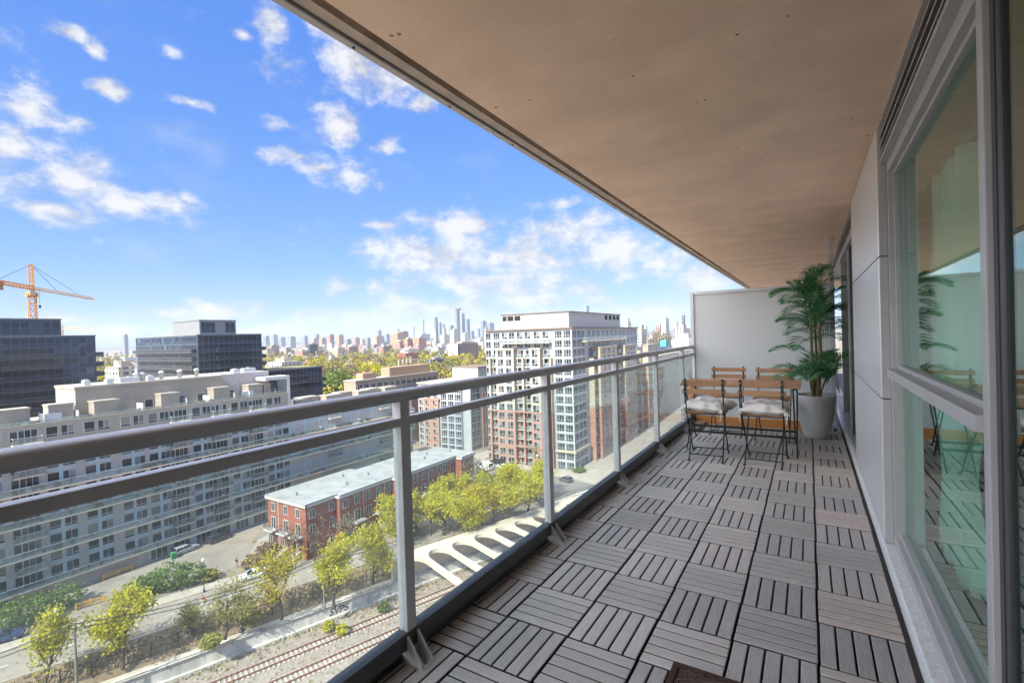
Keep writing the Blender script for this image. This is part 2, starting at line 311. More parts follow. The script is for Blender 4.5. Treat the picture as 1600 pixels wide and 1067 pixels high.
def frosted():
    m = bpy.data.materials.new('frosted_panel'); m.use_nodes = True; t = m.node_tree; t.nodes.clear(); N = t.nodes.new
    co = N('ShaderNodeTexCoord'); nz = N('ShaderNodeTexNoise'); nz.inputs['Scale'].default_value = 130; t.links.new(co.outputs['Object'], nz.inputs[0])
    mr = N('ShaderNodeMapRange'); t.links.new(nz.outputs['Fac'], mr.inputs['Value']); mr.inputs['To Min'].default_value = .82; mr.inputs['To Max'].default_value = 1.0
    c = N('ShaderNodeVectorMath'); c.operation = 'SCALE'; c.inputs[0].default_value = (.93, .94, .92); t.links.new(mr.outputs[0], c.inputs['Scale'])
    d = N('ShaderNodeBsdfDiffuse'); tr = N('ShaderNodeBsdfTranslucent'); mx = N('ShaderNodeMixShader'); mx.inputs[0].default_value = .62; o = N('ShaderNodeOutputMaterial')
    for n in (d, tr): t.links.new(c.outputs[0], n.inputs[0])
    t.links.new(d.outputs[0], mx.inputs[1]); t.links.new(tr.outputs[0], mx.inputs[2]); t.links.new(mx.outputs[0], o.inputs[0]); return m
M_frost = frosted()
M_tile = mat('composite_board', (.43, .395, .368), .6, var=.2, scale=5, island=.07, objrand=.16, stretch=(2.2, 26, 1), bump=.12, detail=6)
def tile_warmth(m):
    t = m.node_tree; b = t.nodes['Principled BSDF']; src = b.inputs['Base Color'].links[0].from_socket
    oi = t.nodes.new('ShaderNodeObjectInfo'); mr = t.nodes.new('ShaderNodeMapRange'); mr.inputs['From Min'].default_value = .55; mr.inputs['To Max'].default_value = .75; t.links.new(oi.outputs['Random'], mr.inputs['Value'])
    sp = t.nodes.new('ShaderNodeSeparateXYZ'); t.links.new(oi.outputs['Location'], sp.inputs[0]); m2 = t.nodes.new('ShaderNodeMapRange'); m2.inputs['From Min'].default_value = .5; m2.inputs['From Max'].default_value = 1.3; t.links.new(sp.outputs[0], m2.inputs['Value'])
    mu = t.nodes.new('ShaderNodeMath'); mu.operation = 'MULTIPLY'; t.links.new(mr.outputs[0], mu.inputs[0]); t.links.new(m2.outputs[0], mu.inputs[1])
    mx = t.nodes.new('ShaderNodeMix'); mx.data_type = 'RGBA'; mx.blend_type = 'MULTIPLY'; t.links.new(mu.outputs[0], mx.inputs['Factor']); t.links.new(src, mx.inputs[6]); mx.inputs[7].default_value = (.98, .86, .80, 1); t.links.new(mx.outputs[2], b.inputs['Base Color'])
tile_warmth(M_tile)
M_teak = mat('oiled_acacia', (.37, .195, .10), .5, var=.25, scale=4, stretch=(2, 30, 30), bump=.05, objrand=.1)
M_orange = mat('orange_cedar', (.52, .20, .055), .5, var=.22, scale=4, stretch=(2, 22, 22), bump=.05)
M_iron = mat('black_iron', (.015, .015, .016), .4)
# ------------------------------------------------------------------ balcony structure
T = .305
sl_ = MB().box(-.30, 9, -14, 14, -.30, -.032); structure(sl_.build('balcony_floor', M_slab))
cl = MB().box(-.085, 9, -14, 14, 2.35, 2.60, 0)                       # soffit
cl.box(-.165, -.117, -14, 14, 2.347, 2.60, 1); cl.box(-.117, -.085, -14, 14, 2.385, 2.60, 1)
for k in range(-14, 14, 1): pass
structure(cl.build('balcony_ceiling', [M_soffit, M_edge]))
fl = thing('edge_flashing', 'grey metal drip flashing along the outer edge of the balcony ceiling', 'flashing', (-.19, 0, 2.34))
a = MB(); y = -14.0
for k in range(14): a.box(-.205, -.17, y+.004, y+2-.004, 2.335, 2.61); y += 2
a.build('flashing_strip', M_frame, fl, bevel=.004)
for k in range(18): MB().tube([(-.187, -2+k*.55, 2.337), (-.187, -2+k*.55, 2.331)], .005, 6).build('rivet', M_black, fl)
M_groove = mat('shaded_groove', (.05, .045, .042), .95, var=.3)  # dark board sides: shade of the tile gaps put into the colour
# deck tiles: one object per tile, two lay directions
def tile_mb(tx, ty):
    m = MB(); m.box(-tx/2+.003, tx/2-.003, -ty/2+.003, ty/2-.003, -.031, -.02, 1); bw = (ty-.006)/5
    for k in range(5):
        y0 = -ty/2+.003+k*bw+.0037; y1 = y0+bw-.0074; c = .0028; x0, x1 = -tx/2+.004, tx/2-.004
        m.add([(x0,y0,-.02),(x1,y0,-.02),(x1,y1,-.02),(x0,y1,-.02),(x0,y0,-c),(x1,y0,-c),(x1,y1,-c),(x0,y1,-c),(x0+c,y0+c,0),(x1-c,y0+c,0),(x1-c,y1-c,0),(x0+c,y1-c,0)],
              [(3,2,1,0),(4,5,9,8),(5,6,10,9),(6,7,11,10),(7,4,8,11),(8,9,10,11)], 0)
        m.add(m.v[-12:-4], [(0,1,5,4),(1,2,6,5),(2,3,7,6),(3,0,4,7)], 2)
    return m
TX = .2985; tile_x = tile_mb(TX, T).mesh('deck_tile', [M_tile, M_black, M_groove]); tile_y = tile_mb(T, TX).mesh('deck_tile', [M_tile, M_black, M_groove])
rnd = random.Random(4)
for i in range(-1, 5):
    for j in range(-7, 17):
        along = (i+j) % 2 == 0; o = bpy.data.objects.new('deck_tile', tile_y if along else tile_x); COL.objects.link(o)
        o.location = (.7625+(i-2)*TX+rnd.uniform(-.0008, .0008), j*T+T/2+rnd.uniform(-.0008, .0008), rnd.uniform(-.0008, .0008)); o.rotation_euler = (0, 0, (math.pi/2 if along else 0)+rnd.choice((0, math.pi))+rnd.uniform(-.002, .002))
        if along: props(o, 'grey composite deck tile with its five slats running lengthwise along the balcony', 'deck tile', 'lengthwise deck tiles on the balcony floor')
        else: props(o, 'grey composite deck tile with its five slats running crosswise from railing to wall', 'deck tile', 'crosswise deck tiles on the balcony floor')
# ------------------------------------------------------------------ railing
XR = -.18; PY = [-4.42, -3.19, -1.96, -.73, .50, 1.73, 2.96, 4.19]
rl = thing('balcony_railing', 'grey metal balcony railing with clear glass guard panels along the open side', 'railing', (XR, 0, 0))
prof = []
for k in range(16):
    q = math.pi*k/15; prof.append((XR+.0285*math.copysign(abs(math.cos(q))**.8, math.cos(q)), 1.05+.02*abs(math.sin(q))**.8))
prof = [(XR+.0285, 1.024)]+prof+[(XR-.0285, 1.024)]
def extrude_y(prof, y0, y1, m=0, mb=None, smooth=True):
    mb = mb or MB(); n = len(prof); vs = [(x, y0, z) for x, z in prof]+[(x, y1, z) for x, z in prof]
    mb.add(vs, [(i, (i+1)%n, n+(i+1)%n, n+i) for i in range(n)], m, smooth); mb.add(vs[:n], [tuple(range(n-1,-1,-1))], m); mb.add(vs[n:], [tuple(range(n))], m); return mb
extrude_y(prof, -6, 4.86).build('handrail', M_rail, rl)
MB().box(XR-.02, XR+.02, -6, 4.87, .925, .958).build('mid_rail', M_rail, rl, bevel=.002)
MB().box(XR-.026, XR+.026, -6, 4.87, .052, .118).build('bottom_rail', M_raildark, rl, bevel=.003)
MB().box(XR-.05, XR+.0, -6, 4.87, -.03, .03).build('floor_channel', M_raildark, rl)
gl0 = None
for k, y in enumerate(PY):
    p = MB().box(XR-.0225, XR+.0225, y-.025, y+.025, -.02, 1.024)
    po = p.build('post', M_rail, rl, loc=(XR, y, 0), bevel=.002)
    g = MB()
    for s in (-.0285, .0285):   # foot fins
        q = y+s; t_ = .0055*(1 if s > 0 else -1)
        pr = [(XR-.02, .105), (XR+.026, .105), (XR+.10, .012), (XR+.10, -.001), (XR-.02, -.001)]
        n = len(pr); vs = [(x, q-.0055, z) for x, z in pr]+[(x, q+.0055, z) for x, z in pr]
        g.add(vs, [tuple(range(n)), tuple(range(2*n-1, n-1, -1))]+[(i, n+i, n+(i+1)%n, (i+1)%n) for i in range(n)])
    g.box(XR-.02, XR+.105, y-.036, y+.036, -.006, .003)
    fo = g.build('foot_bracket', M_rail, po, bevel=.001)
    MB().tube([(XR+.085, y, .003), (XR+.085, y, .016)], .008, 6).build('bolt', M_bolt, po)
ys = [-6]+PY+[4.87]
for k in range(len(ys)-1):
    MB().box(XR-.004, XR+.004, ys[k]+.026, ys[k+1]-.026, .112, .93).build('glass_panel', M_railglass, rl)
# ------------------------------------------------------------------ divider
dv = thing('privacy_divider', 'white frosted glass privacy divider in a grey metal frame at the balcony end', 'divider', (.6, 4.9, 0))
MB().box(-.155, 1.42, 4.893, 4.907, .05, 1.76).build('frosted_panel', M_frost, dv)
MB().box(-.20, -.155, 4.875, 4.925, -.02, 1.80).build('frame_post', M_rail, dv, bevel=.003)
MB().box(1.42, 1.468, 4.865, 4.935, -.02, 2.349).build('frame_post', M_rail, dv, bevel=.003)
MB().box(-.155, 1.42, 4.88, 4.92, 1.76, 1.80).build('top_rail', M_rail, dv, bevel=.003)
MB().box(-.155, 1.42, 4.88, 4.92, .0, .05).build('bottom_rail', M_rail, dv, bevel=.003)
MB().box(1.435, 1.455, 4.82, 4.863, .0, .03).build('wall_bracket', M_raildark, dv)
ff = thing('cedar_frame', 'orange cedar board frame standing on the deck against the frosted divider', 'wooden frame', (.5, 4.78, 0))
MB().box(-.245, -.15, 4.77, 4.80, .0, .60).build('upright_board', M_orange, ff, bevel=.003)
MB().box(-.148, 1.30, 4.765, 4.80, .0, .11).build('bottom_board', M_orange, ff, bevel=.003)
lb = thing('loose_plank', 'short grey brown plank lying on the deck beside the last railing post', 'plank', (-.06, 4.55, 0))
MB().box(-.115, .0, 4.22, 4.74, .001, .042).build('board', mat('weathered_plank', (.24, .17, .14), .7, var=.25, stretch=(20, 2, 20), scale=4), lb, bevel=.004)
# ------------------------------------------------------------------ building wall on the right
structure(MB().box(1.53, 1.64, -6, 14, -.03, .062).build('wall_curb', M_curb, bevel=.006))
# upper zone above windows
def louvre(name, label, y0, y1, x=1.545):
    t = thing(name, label, 'vent', (x, (y0+y1)/2, 2.14))
    b = MB(); b.box(x+.035, x+.11, y0, y1, 2.16, 2.349); b.build('back_box', M_black, t)
    b = MB(); b.box(x, x+.10, y0, y1, 2.14, 2.16); b.box(x, x+.03, y0, y0+.03, 2.16, 2.349); b.box(x, x+.03, y1-.03, y1, 2.16, 2.349); b.box(x, x+.03, y0+.03, y1-.03, 2.335, 2.349); b.build('vent_frame', M_frame, t)
    for k in range(3):
        z = 2.185+k*.049; s = MB(); s.hexa([(x+.002,y0+.03,z-.004),(x+.028,y0+.03,z+.012),(x+.028,y1-.03,z+.012),(x+.002,y1-.03,z-.004)], [(x+.002,y0+.03,z+.006),(x+.028,y0+.03,z+.02),(x+.028,y1-.03,z+.02),(x+.002,y1-.03,z+.006)]); s.build('vent_slat', M_louvre, t)
louvre('louvre_vent', 'dark slotted vent strip above the big near window under the ceiling', -3.0, 1.215)
louvre('louvre_vent', 'short slotted vent strip above the far sliding door under the ceiling', 3.115, 7.5)
for k_, (xa, ya, xb, yb) in enumerate(((.05,-.4,.95,.05), (.3,2.6,1.5,2.9), (.1,5.2,1.3,5.0))): pass
pn = thing('cladding_panel', 'silver grey metal wall panel between the window and the far sliding door', 'wall panel', (1.55, 2.2, .06))
zz = [.064, .86, 1.64, 2.348]
for a_, b2 in zip(zz[:-1], zz[1:]): MB().box(1.535, 1.60, 1.222, 3.10, a_+.004, b2-.004).build('panel_sheet', M_panel, pn, bevel=.003)
for a_, b2 in zip(zz[:-1], zz[1:]): MB().box(1.5375, 1.575, 1.2, 1.2215, a_+.003, b2-.003).build('edge_trim', M_frame, pn, bevel=.002)
MB().box(1.60, 1.70, 1.23, 3.09, .062, 2.349).build('backing', M_raildark, pn)
# near window
wd = thing('picture_window', 'tall grey framed window with a low transom reflecting the white divider', 'window', (1.6, .35, .06))
MB().box(1.576, 1.66, 1.165, 1.222, .064, 2.139).build('jamb', M_frame, wd, bevel=.003)
MB().box(1.572, 1.60, -.500, -.455, .064, 2.139).build('jamb', M_frame, wd, bevel=.003)
MB().box(1.576, 1.66, -.455, 1.165, 2.085, 2.139).build('head', M_frame, wd, bevel=.003)
MB().box(1.576, 1.66, -.455, 1.165, .064, .115).build('sill', M_frame, wd, bevel=.003)
MB().box(1.555, 1.66, -.455, 1.165, .985, 1.03).build('transom', M_frame, wd, bevel=.003)
MB().box(1.60, 1.64, -.455, 1.165, 1.03, 1.05).box(1.60, 1.64, -.455, 1.165, 2.065, 2.085).box(1.60, 1.64, 1.145, 1.165, 1.05, 2.065).build('glazing_bead', M_frame, wd, bevel=.002)
MB().box(1.600, 1.628, -.455, 1.165, .115, .135).build('glazing_bead', M_frame, wd, bevel=.002)
MB().box(1.622, 1.624, -.455, 1.165, .115, .985).build('pane', M_winglass, wd)
MB().box(1.618, 1.620, -.455, 1.165, 1.03, 2.085).build('pane', M_winglass, wd)
MB().box(1.661, 1.70, 1.165, 1.222, .1, 2.1).build('inner_post', mat('inner_frame', (.50, .62, .60), .5), wd)
# near sliding door
sd = thing('sliding_door', 'grey framed sliding glass door at the right edge beside the window', 'door', (1.66, -1.4, .06))
MB().box(1.586, 1.72, -.530, -.502, .064, 2.139).build('jamb', M_raildark, sd)
MB().box(1.58, 1.72, -2.9, -.532, 2.08, 2.139).build('head', M_frame, sd)
MB().box(1.575, 1.72, -2.9, -.532, .064, .10).build('track', M_frame, sd)
MB().box(1.588, 1.612, -.562, -.532, .10, 2.08).box(1.588, 1.612, -2.8, -.562, .10, .16).box(1.588, 1.612, -2.8, -.562, 2.02, 2.08).build('door_frame', M_raildark, sd, bevel=.003)
MB().box(1.597, 1.599, -2.8, -.562, .16, 2.02).build('pane', M_winglass, sd)
# far sliding door
fd = thing('sliding_door', 'far sliding glass door with dark upright frames behind the palm', 'door', (1.62, 5.2, .06))
MB().box(1.55, 1.68, 3.102, 3.16, .064, 2.139).build('jamb', M_frame, fd)
for y0, y1, m_ in ((4.02, 4.10, M_raildark), (4.28, 4.36, M_louvre), (5.6, 5.68, M_frame)): MB().box(1.57, 1.64, y0, y1, .12, 2.10).build('door_stile', m_, fd, bevel=.003)
MB().box(1.55, 1.68, 3.16, 7.5, 2.10, 2.139).build('head', M_frame, fd); MB().box(1.545, 1.68, 3.16, 7.5, .064, .12).build('track', M_frame, fd)
for y0, y1, x in ((3.16, 4.02, 1.64), (4.10, 4.28, 1.62), (4.36, 5.6, 1.61), (5.68, 7.5, 1.61)): MB().box(x, x+.003, y0, y1, .12, 2.10).build('pane', M_winglass, fd)
# interior behind the glass
M_int = mat('interior_paint', (.30, .29, .27), .8); M_intf = mat('interior_floor', (.16, .11, .075), .4, stretch=(1, 12, 1), scale=3, var=.25)
structure(MB().box(1.72, 7, -6, 8, .0, .05).build('interior_floor', M_intf))
iw = thing('interior_wall', 'grey painted interior walls seen dimly through the window', 'wall', (5, 1, .05))
MB().box(6, 6.1, -6, 8, .05, 2.349).build('back_wall', M_int, iw); MB().box(1.91, 6, 3.0, 3.09, .05, 2.349).build('side_wall', M_int, iw); MB().box(1.72, 6, 7.9, 8, .05, 2.349).build('side_wall', M_int, iw); MB().box(1.72, 6, -6, -5.9, .05, 2.349).build('side_wall', M_int, iw)
def curtain(y0, y1, x, label, seed, pinch=None):
    t = thing('curtain', label, 'curtain', (x, (y0+y1)/2, .06)); m = MB(); nx, nz = 60, 24; vs = []
    for j in range(nz+1):
        z = .08+(2.02-.08)*j/nz
        for i in range(nx+1):
            u = i/nx; yc = (y0+y1)/2; wy = (y1-y0)
            if pinch: wy *= 1-.62*math.exp(-((z-pinch)/.28)**2)
            y = yc+(u-.5)*wy; vs.append((x+.035*math.sin(u*46+seed)+.012*math.sin(u*17+z*2), y, z))
    fs = [(j*(nx+1)+i, j*(nx+1)+i+1, (j+1)*(nx+1)+i+1, (j+1)*(nx+1)+i) for j in range(nz) for i in range(nx)]
    m.add(vs, fs, 0, True); o = m.build('drape', M_curt, t); s = o.modifiers.new('thickness', 'SOLIDIFY'); s.thickness = .003
    MB().tube([(x, y0-.3, 2.06), (x, y1+.3, 2.06)], .014, 10).build('curtain_rod', M_bolt, t)
    MB().tube([(x+.04*math.cos(k*.5), (y0+y1)/2+(y1-y0)*.2*math.sin(k*.5), pinch or 1) for k in range(13)], .012, 6).build('tieback', M_curt, t) if pinch else None
M_curt = mat('sheer_curtain', (.86, .90, .86), .9, var=.05)
curtain(.62, 1.30, 1.80, 'pale sheer curtain gathered by a tieback behind the near window', 1, .55)
# ------------------------------------------------------------------ doormat
dm = thing('doormat', 'brown woven doormat at the bottom edge of the deck', 'doormat', (1.12, -.5, 0))
M_mat = mat('brown_coir', (.055, .026, .02), .95, var=.4, scale=60, bump=.8); M_mat2 = mat('brown_weave', (.11, .07, .055), .9, var=.6, scale=90, bump=.9)
MB().box(.74, 1.44, -.285, -.26, .001, .014).box(.74, 1.44, -.79, -.765, .001, .014).box(.74, .765, -.765, -.285, .001, .014).box(1.415, 1.44, -.765, -.285, .001, .014).build('border', M_mat, dm, bevel=.004)
wv = MB()
for j in range(40):
    y = -.755+j*.0119
    wv.tube([(.77+.0107*i, y, .007+.0025*math.sin(i*1.6+(j%2)*math.pi)) for i in range(60)], .0052, 5)
wv.build('weave', M_mat2, dm)
# ------------------------------------------------------------------ folding chairs and table
def make_chair(label):
    t = thing('folding_chair', label, 'chair', (0,0,0), 0, 'folding chairs around the balcony table')
    for s in (-1, 1):
        x = s*.17; MB().tube([(x,-.205,.79),(x,-.195,.6),(x,-.165,.46),(x,.175,.035),(x,.195,.012),(x,.225,.010)], .0065, 8).build('long_leg', M_iron, t, world=False)
        x = s*.152; MB().tube([(x,.165,.455),(x,-.165,.035),(x,-.185,.012),(x,-.215,.010)], .0065, 8).build('short_leg', M_iron, t, world=False)
        MB().tube([(s*.17,.218,.010),(s*.17,.245,.010)], .010, 8).tube([(s*.152,-.208,.010),(s*.152,-.235,.010)], .010, 8).build('foot_cap', M_iron, t, world=False)
        b = MB().box(s*.17-.011, s*.17+.011, -.222, -.216, .63, .80)
        for z in (.765, .675): b.tube([(s*.17,-.222,z),(s*.17,-.226,z)], .006, 8, 1)
        b.build('back_strap', [M_iron, M_bolt], t, world=False)
    for z in (.735, .65): MB().box(-.20, .20, -.216, -.198, z, z+.05).build('back_slat', M_teak, t, world=False, bevel=.004)
    for a_, b2 in (((-.17,.16,.05),(.17,.16,.05)), ((-.152,-.155,.05),(.152,-.155,.05)), ((-.17,-.16,.452),(.17,-.16,.452)), ((-.152,.165,.452),(.152,.165,.452))): MB().tube([a_, b2], .0055, 6).build('cross_bar', M_iron, t, world=False)
    MB().box(-.165, -.15, -.17, .18, .448, .456).box(.15, .165, -.17, .18, .448, .456).build('seat_frame', M_iron, t, world=False)
    for k in range(6): y = -.165+k*.06; MB().box(-.19, .19, y, y+.045, .457, .472).build('seat_slat', M_teak, t, world=False, bevel=.003)
    return t
ch = make_chair('folding wood and iron chair with a cushion, front left with its back to us'); ch.location = (.315, 2.99, 0); ch.rotation_euler = (0, 0, rad(3))
copy_tree(ch, (.825, 3.0, 0), rad(-2), 'folding wood and iron chair with a cushion, front right beside the palm pot')
copy_tree(ch, (.325, 4.28, 0), rad(181), 'folding wood and iron chair facing us at the far side, nearer the railing')
copy_tree(ch, (.83, 4.18, 0), rad(178), 'folding wood and iron chair facing us at the far side, nearer the palm')
tb = thing('folding_table', 'slatted wooden folding table on thin black iron legs between four chairs', 'table', (.56, 3.55, 0))
for k in range(6): MB().box(.0, 1.12, 3.25+k*.105, 3.25+k*.105+.095, .675, .70).build('top_slat', M_teak, tb, bevel=.004)
for x in (.05, 1.07):
    MB().box(x-.012, x+.012, 3.26, 3.87, .66, .674).build('top_batten', M_iron, tb)
    MB().tube([(x+.01,3.80,.66),(x+.01,3.27,.03),(x+.01,3.25,.012),(x+.01,3.22,.010)], .0075, 8).build('leg', M_iron, tb)
    MB().tube([(x-.015,3.32,.66),(x-.015,3.85,.03),(x-.015,3.87,.012),(x-.015,3.90,.010)], .0075, 8).build('leg', M_iron, tb)
for y, z in ((3.385, .17), (3.73, .17)): MB().box(.045, 1.08, y-.004, y+.004, z-.011, z+.011).build('stretcher', M_iron, tb)
def make_cushion(label, loc, rot, tilt=0):
    t = thing('seat_cushion', label, 'cushion', loc, rot, 'tufted seat cushions'); m = MB(); n = 28
    def P(i, j, side):
        u = i/n*2-1; v = j/n*2-1; e = max(0, (1-abs(u)**3.2)*(1-abs(v)**3.2))**.42; k = 1-.04*(abs(u*v)); x = u*.205*k; y = v*.205*k
        h = .085*e; dz = 0
        for a in (-.5, 0, .5):
            for b in (-.5, 0, .5): dz += .03*math.exp(-((u-a)**2+(v-b)**2)/.018)
        z = .035+(h-dz*e if side else -h*.55)+.004*math.sin(u*9+v*7)
        return (x, y, z)
    for side in (1, 0):
        vs = [P(i, j, side) for j in range(n+1) for i in range(n+1)]
        fs = [(j*(n+1)+i, j*(n+1)+i+1, (j+1)*(n+1)+i+1, (j+1)*(n+1)+i) for j in range(n) for i in range(n)]
        m.add(vs, fs if side else [f[::-1] for f in fs], 0, True)
    m.build('pad', M_cush, t, world=False)
    tt = MB()
    for s in (-1, 1):
        for a in range(3): tt.blob((s*.19+.012*math.sin(a*2), -.205-.01*a, .02+.008*math.cos(a*2.3)), .014, a, 0, .25)
        tt.tube([(s*.19,-.2,.02),(s*.195,-.22,-.03),(s*.185,-.215,-.07)], .004, 5)
    tt.build('tie', M_tie, t, world=False)
    return t
def cushion_mat():
    m = ramp_mat('mottled_fabric', [(.62,.58,.53), (.66,.63,.58), (.60,.57,.52), (.26,.235,.21)], .95, 'noise', 7); return m
M_cush = cushion_mat(); M_tie = mat('cream_tie', (.72,.68,.58), .9)
make_cushion('mottled off white tufted cushion turned askew on the front left chair', (.345, 2.99, .474), rad(-14))
make_cushion('mottled off white tufted cushion squarely on the front right chair', (.835, 3.0, .474), rad(-3))
# ------------------------------------------------------------------ pot and palm
pt = thing('plant_pot', 'tall tapered light grey plant pot holding the palm', 'pot', (1.245, 4.42, 0))
M_pot = mat('grey_stone_pot', (.58, .575, .565), .75, var=.07, scale=30, bump=.1)
MB().lathe([(0,.0),(.108,.0),(.118,.008),(.148,.10),(.172,.21),(.19,.33),(.198,.43),(.199,.48),(.192,.488),(.18,.483),(.177,.44)], 48, 0, (1.245,4.42,.001)).build('pot_shell', M_pot, pt)
MB().lathe([(0,.445),(.177,.44)], 32, 0, (1.245,4.42,.001)).build('soil', mat('soil', (.03,.022,.016), .95, var=.5, scale=40, bump=.8), pt)
pl = thing('potted_palm', 'tall leafy green palm with several stems growing from the grey pot', 'palm', (1.245, 4.42, .445))
M_leaf = ramp_mat('palm_leaf', [(.045,.17,.07),(.09,.27,.11),(.17,.37,.18),(.07,.23,.10)], .38, 'island', translucent=True); M_stem = mat('palm_stem', (.20,.15,.06), .7, var=.35, scale=12, stretch=(1,1,4)); 
pr_ = random.Random(11)
def frond(base, d, length, droop, seed):
    r = random.Random(seed); m = MB(); d = Vector(d).normalized(); pts = []; p = Vector(base); n = 17
    for i in range(n): pts.append(p.copy()); d = (d+Vector((0,0,-droop*(.35+i/n))) * (1.0/n)).normalized(); p = p+d*(length/(n-1))
    m.tube(pts, [.0045-.0035*i/(n-1) for i in range(n)], 5)
    for i in range(2, n):
        t = (pts[min(i+1,n-1)]-pts[i-1]).normalized(); side = t.cross(Vector((0,0,1))); side = side.normalized() if side.length > .05 else Vector((1,0,0)); up = side.cross(t)
        f = i/(n-1); L = .21*math.sin(math.pi*min(1, .22+f*.72))**.8*(.9+.25*r.random())
        for s in (-1, 1):
            dd = (side*s*(.80-.3*f)+t*(.5+.5*f)+up*(.25+.2*r.random())).normalized(); q0 = pts[i]; q1 = q0+dd*L*.5; q2 = q1+(dd+Vector((0,0,-.45))).normalized()*L*.5
            wv_ = t.cross(dd).cross(dd).normalized()*.009
            m.add([q0, q1-wv_, q1+wv_, q2], [(0,1,2),(1,3,2)], 0)
    return m
stems = [((1.235,4.43),(1.21,4.42),1.30,.015),((1.27,4.40),(1.30,4.38),1.12,.02),((1.25,4.45),(1.255,4.50),.95,.014),((1.23,4.40),(1.20,4.36),.30,.012),((1.285,4.42),(1.36,4.40),.26,.011)]
for k, (b0, b1, h, r_) in enumerate(stems):
    z0 = .43; top = Vector((b1[0], b1[1], z0+h)); bs = Vector((b0[0], b0[1], z0)); mid = (bs+top)/2+Vector((pr_.uniform(-.02,.02), pr_.uniform(-.02,.02), 0))
    MB().tube([bs, (bs+mid)/2, mid, (mid+top)/2, top], [r_*1.25, r_, r_*.9, r_*.8, r_*.6], 8).build('stem', M_stem, pl)
    nf = 13 if h > .6 else 10
    for j in range(nf):
        az_ = 2*math.pi*(j*.381966+k*.23); el_ = rad(pr_.uniform(18, 80)); off = pr_.uniform(0, .32 if h > .6 else .08)
        L = pr_.uniform(.30, .43)
        dx, dy = math.cos(az_)*math.cos(el_), math.sin(az_)*math.cos(el_)
        if top.x+dx*L > 1.53: dx *= .35
        frond(top-Vector((0,0,off)), (dx, dy, math.sin(el_)), L, pr_.uniform(.8, 1.7), 100*k+j).build('frond', M_leaf, pl)
frond((1.21,4.38,.98), (-.95,-.15,.35), .40, 1.0, 991).build('frond', M_leaf, pl); frond((1.21,4.38,1.62), (-.9,-.2,.45), .40, 1.1, 993).build('frond', M_leaf, pl)
# ------------------------------------------------------------------ city: frames of reference and ground
G = -38.7
QX, QY = -74.16, 22.47; DX, DY = .3392, .9407; NX, NY = .9407, -.3392
def rp(s, off, z=None):                       # point in the railway frame: s along the line, off towards our building
    p = (QX+DX*s+NX*off, QY+DY*s+NY*off); return p if z is None else (*p, z)
RAILROT = math.atan2(DY, DX)
M_ground = mat('city_ground', (.28, .235, .18), .95, var=.4, scale=.09, detail=12)
M_dirt = mat('dry_bank', (.26, .19, .115), .95, var=.45, scale=.5, detail=8, bump=.3)
M_gravel = mat('ballast', (.30, .25, .205), .95, var=.4, scale=2.2, detail=10, bump=.4)
M_asph = mat('asphalt', (.21, .195, .175), .9, var=.28, scale=.22, detail=9)
M_asph2 = mat('pale_asphalt', (.28, .243, .20), .9, var=.32, scale=.2, detail=9)
M_walk = mat('sidewalk_concrete', (.40, .35, .285), .9, var=.22, scale=.5, detail=7)
M_white = mat('road_paint', (.7, .7, .68), .7, var=.2, scale=3)
M_yel = mat('yellow_paint', (.65, .36, .05), .6)
def quad(mb, pts, m=0): mb.add(pts, [tuple(range(len(pts)))], m)
g = MB(); B = 30000
for s0, s1, o0, o1 in ((-B, B, -B, -4.6), (92, B, -4.6, 40), (-B, -80, -4.6, 40), (-B, B, 40, B)):
    quad(g, [rp(s0, o0, G), rp(s0, o1, G), rp(s1, o1, G), rp(s1, o0, G)])
quad(g, [rp(-80, -4.6, G), rp(-80, -2.5, -40.6), rp(38, -2.5, -40.6), rp(38, -4.6, G)], 1)
quad(g, [rp(-80, -2.5, -40.6), rp(-80, -1.9, -41.6), rp(38, -1.9, -41.6), rp(38, -2.5, -40.6)], 1)
quad(g, [rp(38, -4.6, G), rp(38, -.5, G), rp(92, -.5, G), rp(92, -4.6, G)], 1)
quad(g, [rp(-80, -1.0, -43.5), rp(-80, 40, -43.5), rp(92, 40, -43.5), rp(92, -1.0, -43.5)], 2)
quad(g, [rp(92, -1, -43.5), rp(92, 40, -43.5), rp(92, 40, G), rp(92, -1, G)], 0); quad(g, [rp(-80, 40, -43.5), rp(92, 40, -43.5), rp(92, 40, G), rp(-80, 40, G)], 0)
quad(g, [rp(-80, -4.6, -43.5), rp(-80, 40, -43.5), rp(-80, 40, G), rp(-80, -4.6, G)], 0)
structure(g.build('ground', [M_ground, M_dirt, M_gravel], loc=(0, 0, G)))
def sheet(name, polys, m, dz, thick=0):
    b = MB()
    for p in polys:
        if thick: b.prism([(x, y) for x, y in p], G-.05, G+thick)
        else:
            a = sum(p[i][0]*p[(i+1)%len(p)][1]-p[(i+1)%len(p)][0]*p[i][1] for i in range(len(p)))
            quad(b, [(x, y, G+dz) for x, y in (p if a > 0 else p[::-1])])
    return structure(b.build(name, m))
sheet('street', [[rp(-80,-13), rp(-80,-5), rp(66,-5), rp(66,-13)]], M_asph2, .012)
sheet('cross_street', [[(-150,126),(-80,121.5),(-50,117),(-10,105),(-10,86),(-52,97),(-80,109),(-150,113)]], M_asph, .02)
sheet('parking_lane', [[(-104,-10),(-94,-10),(-91,20),(-86.5,38),(-88,46),(-95,52),(-97,60),(-97,112),(-104,112)]], M_asph2, .016)
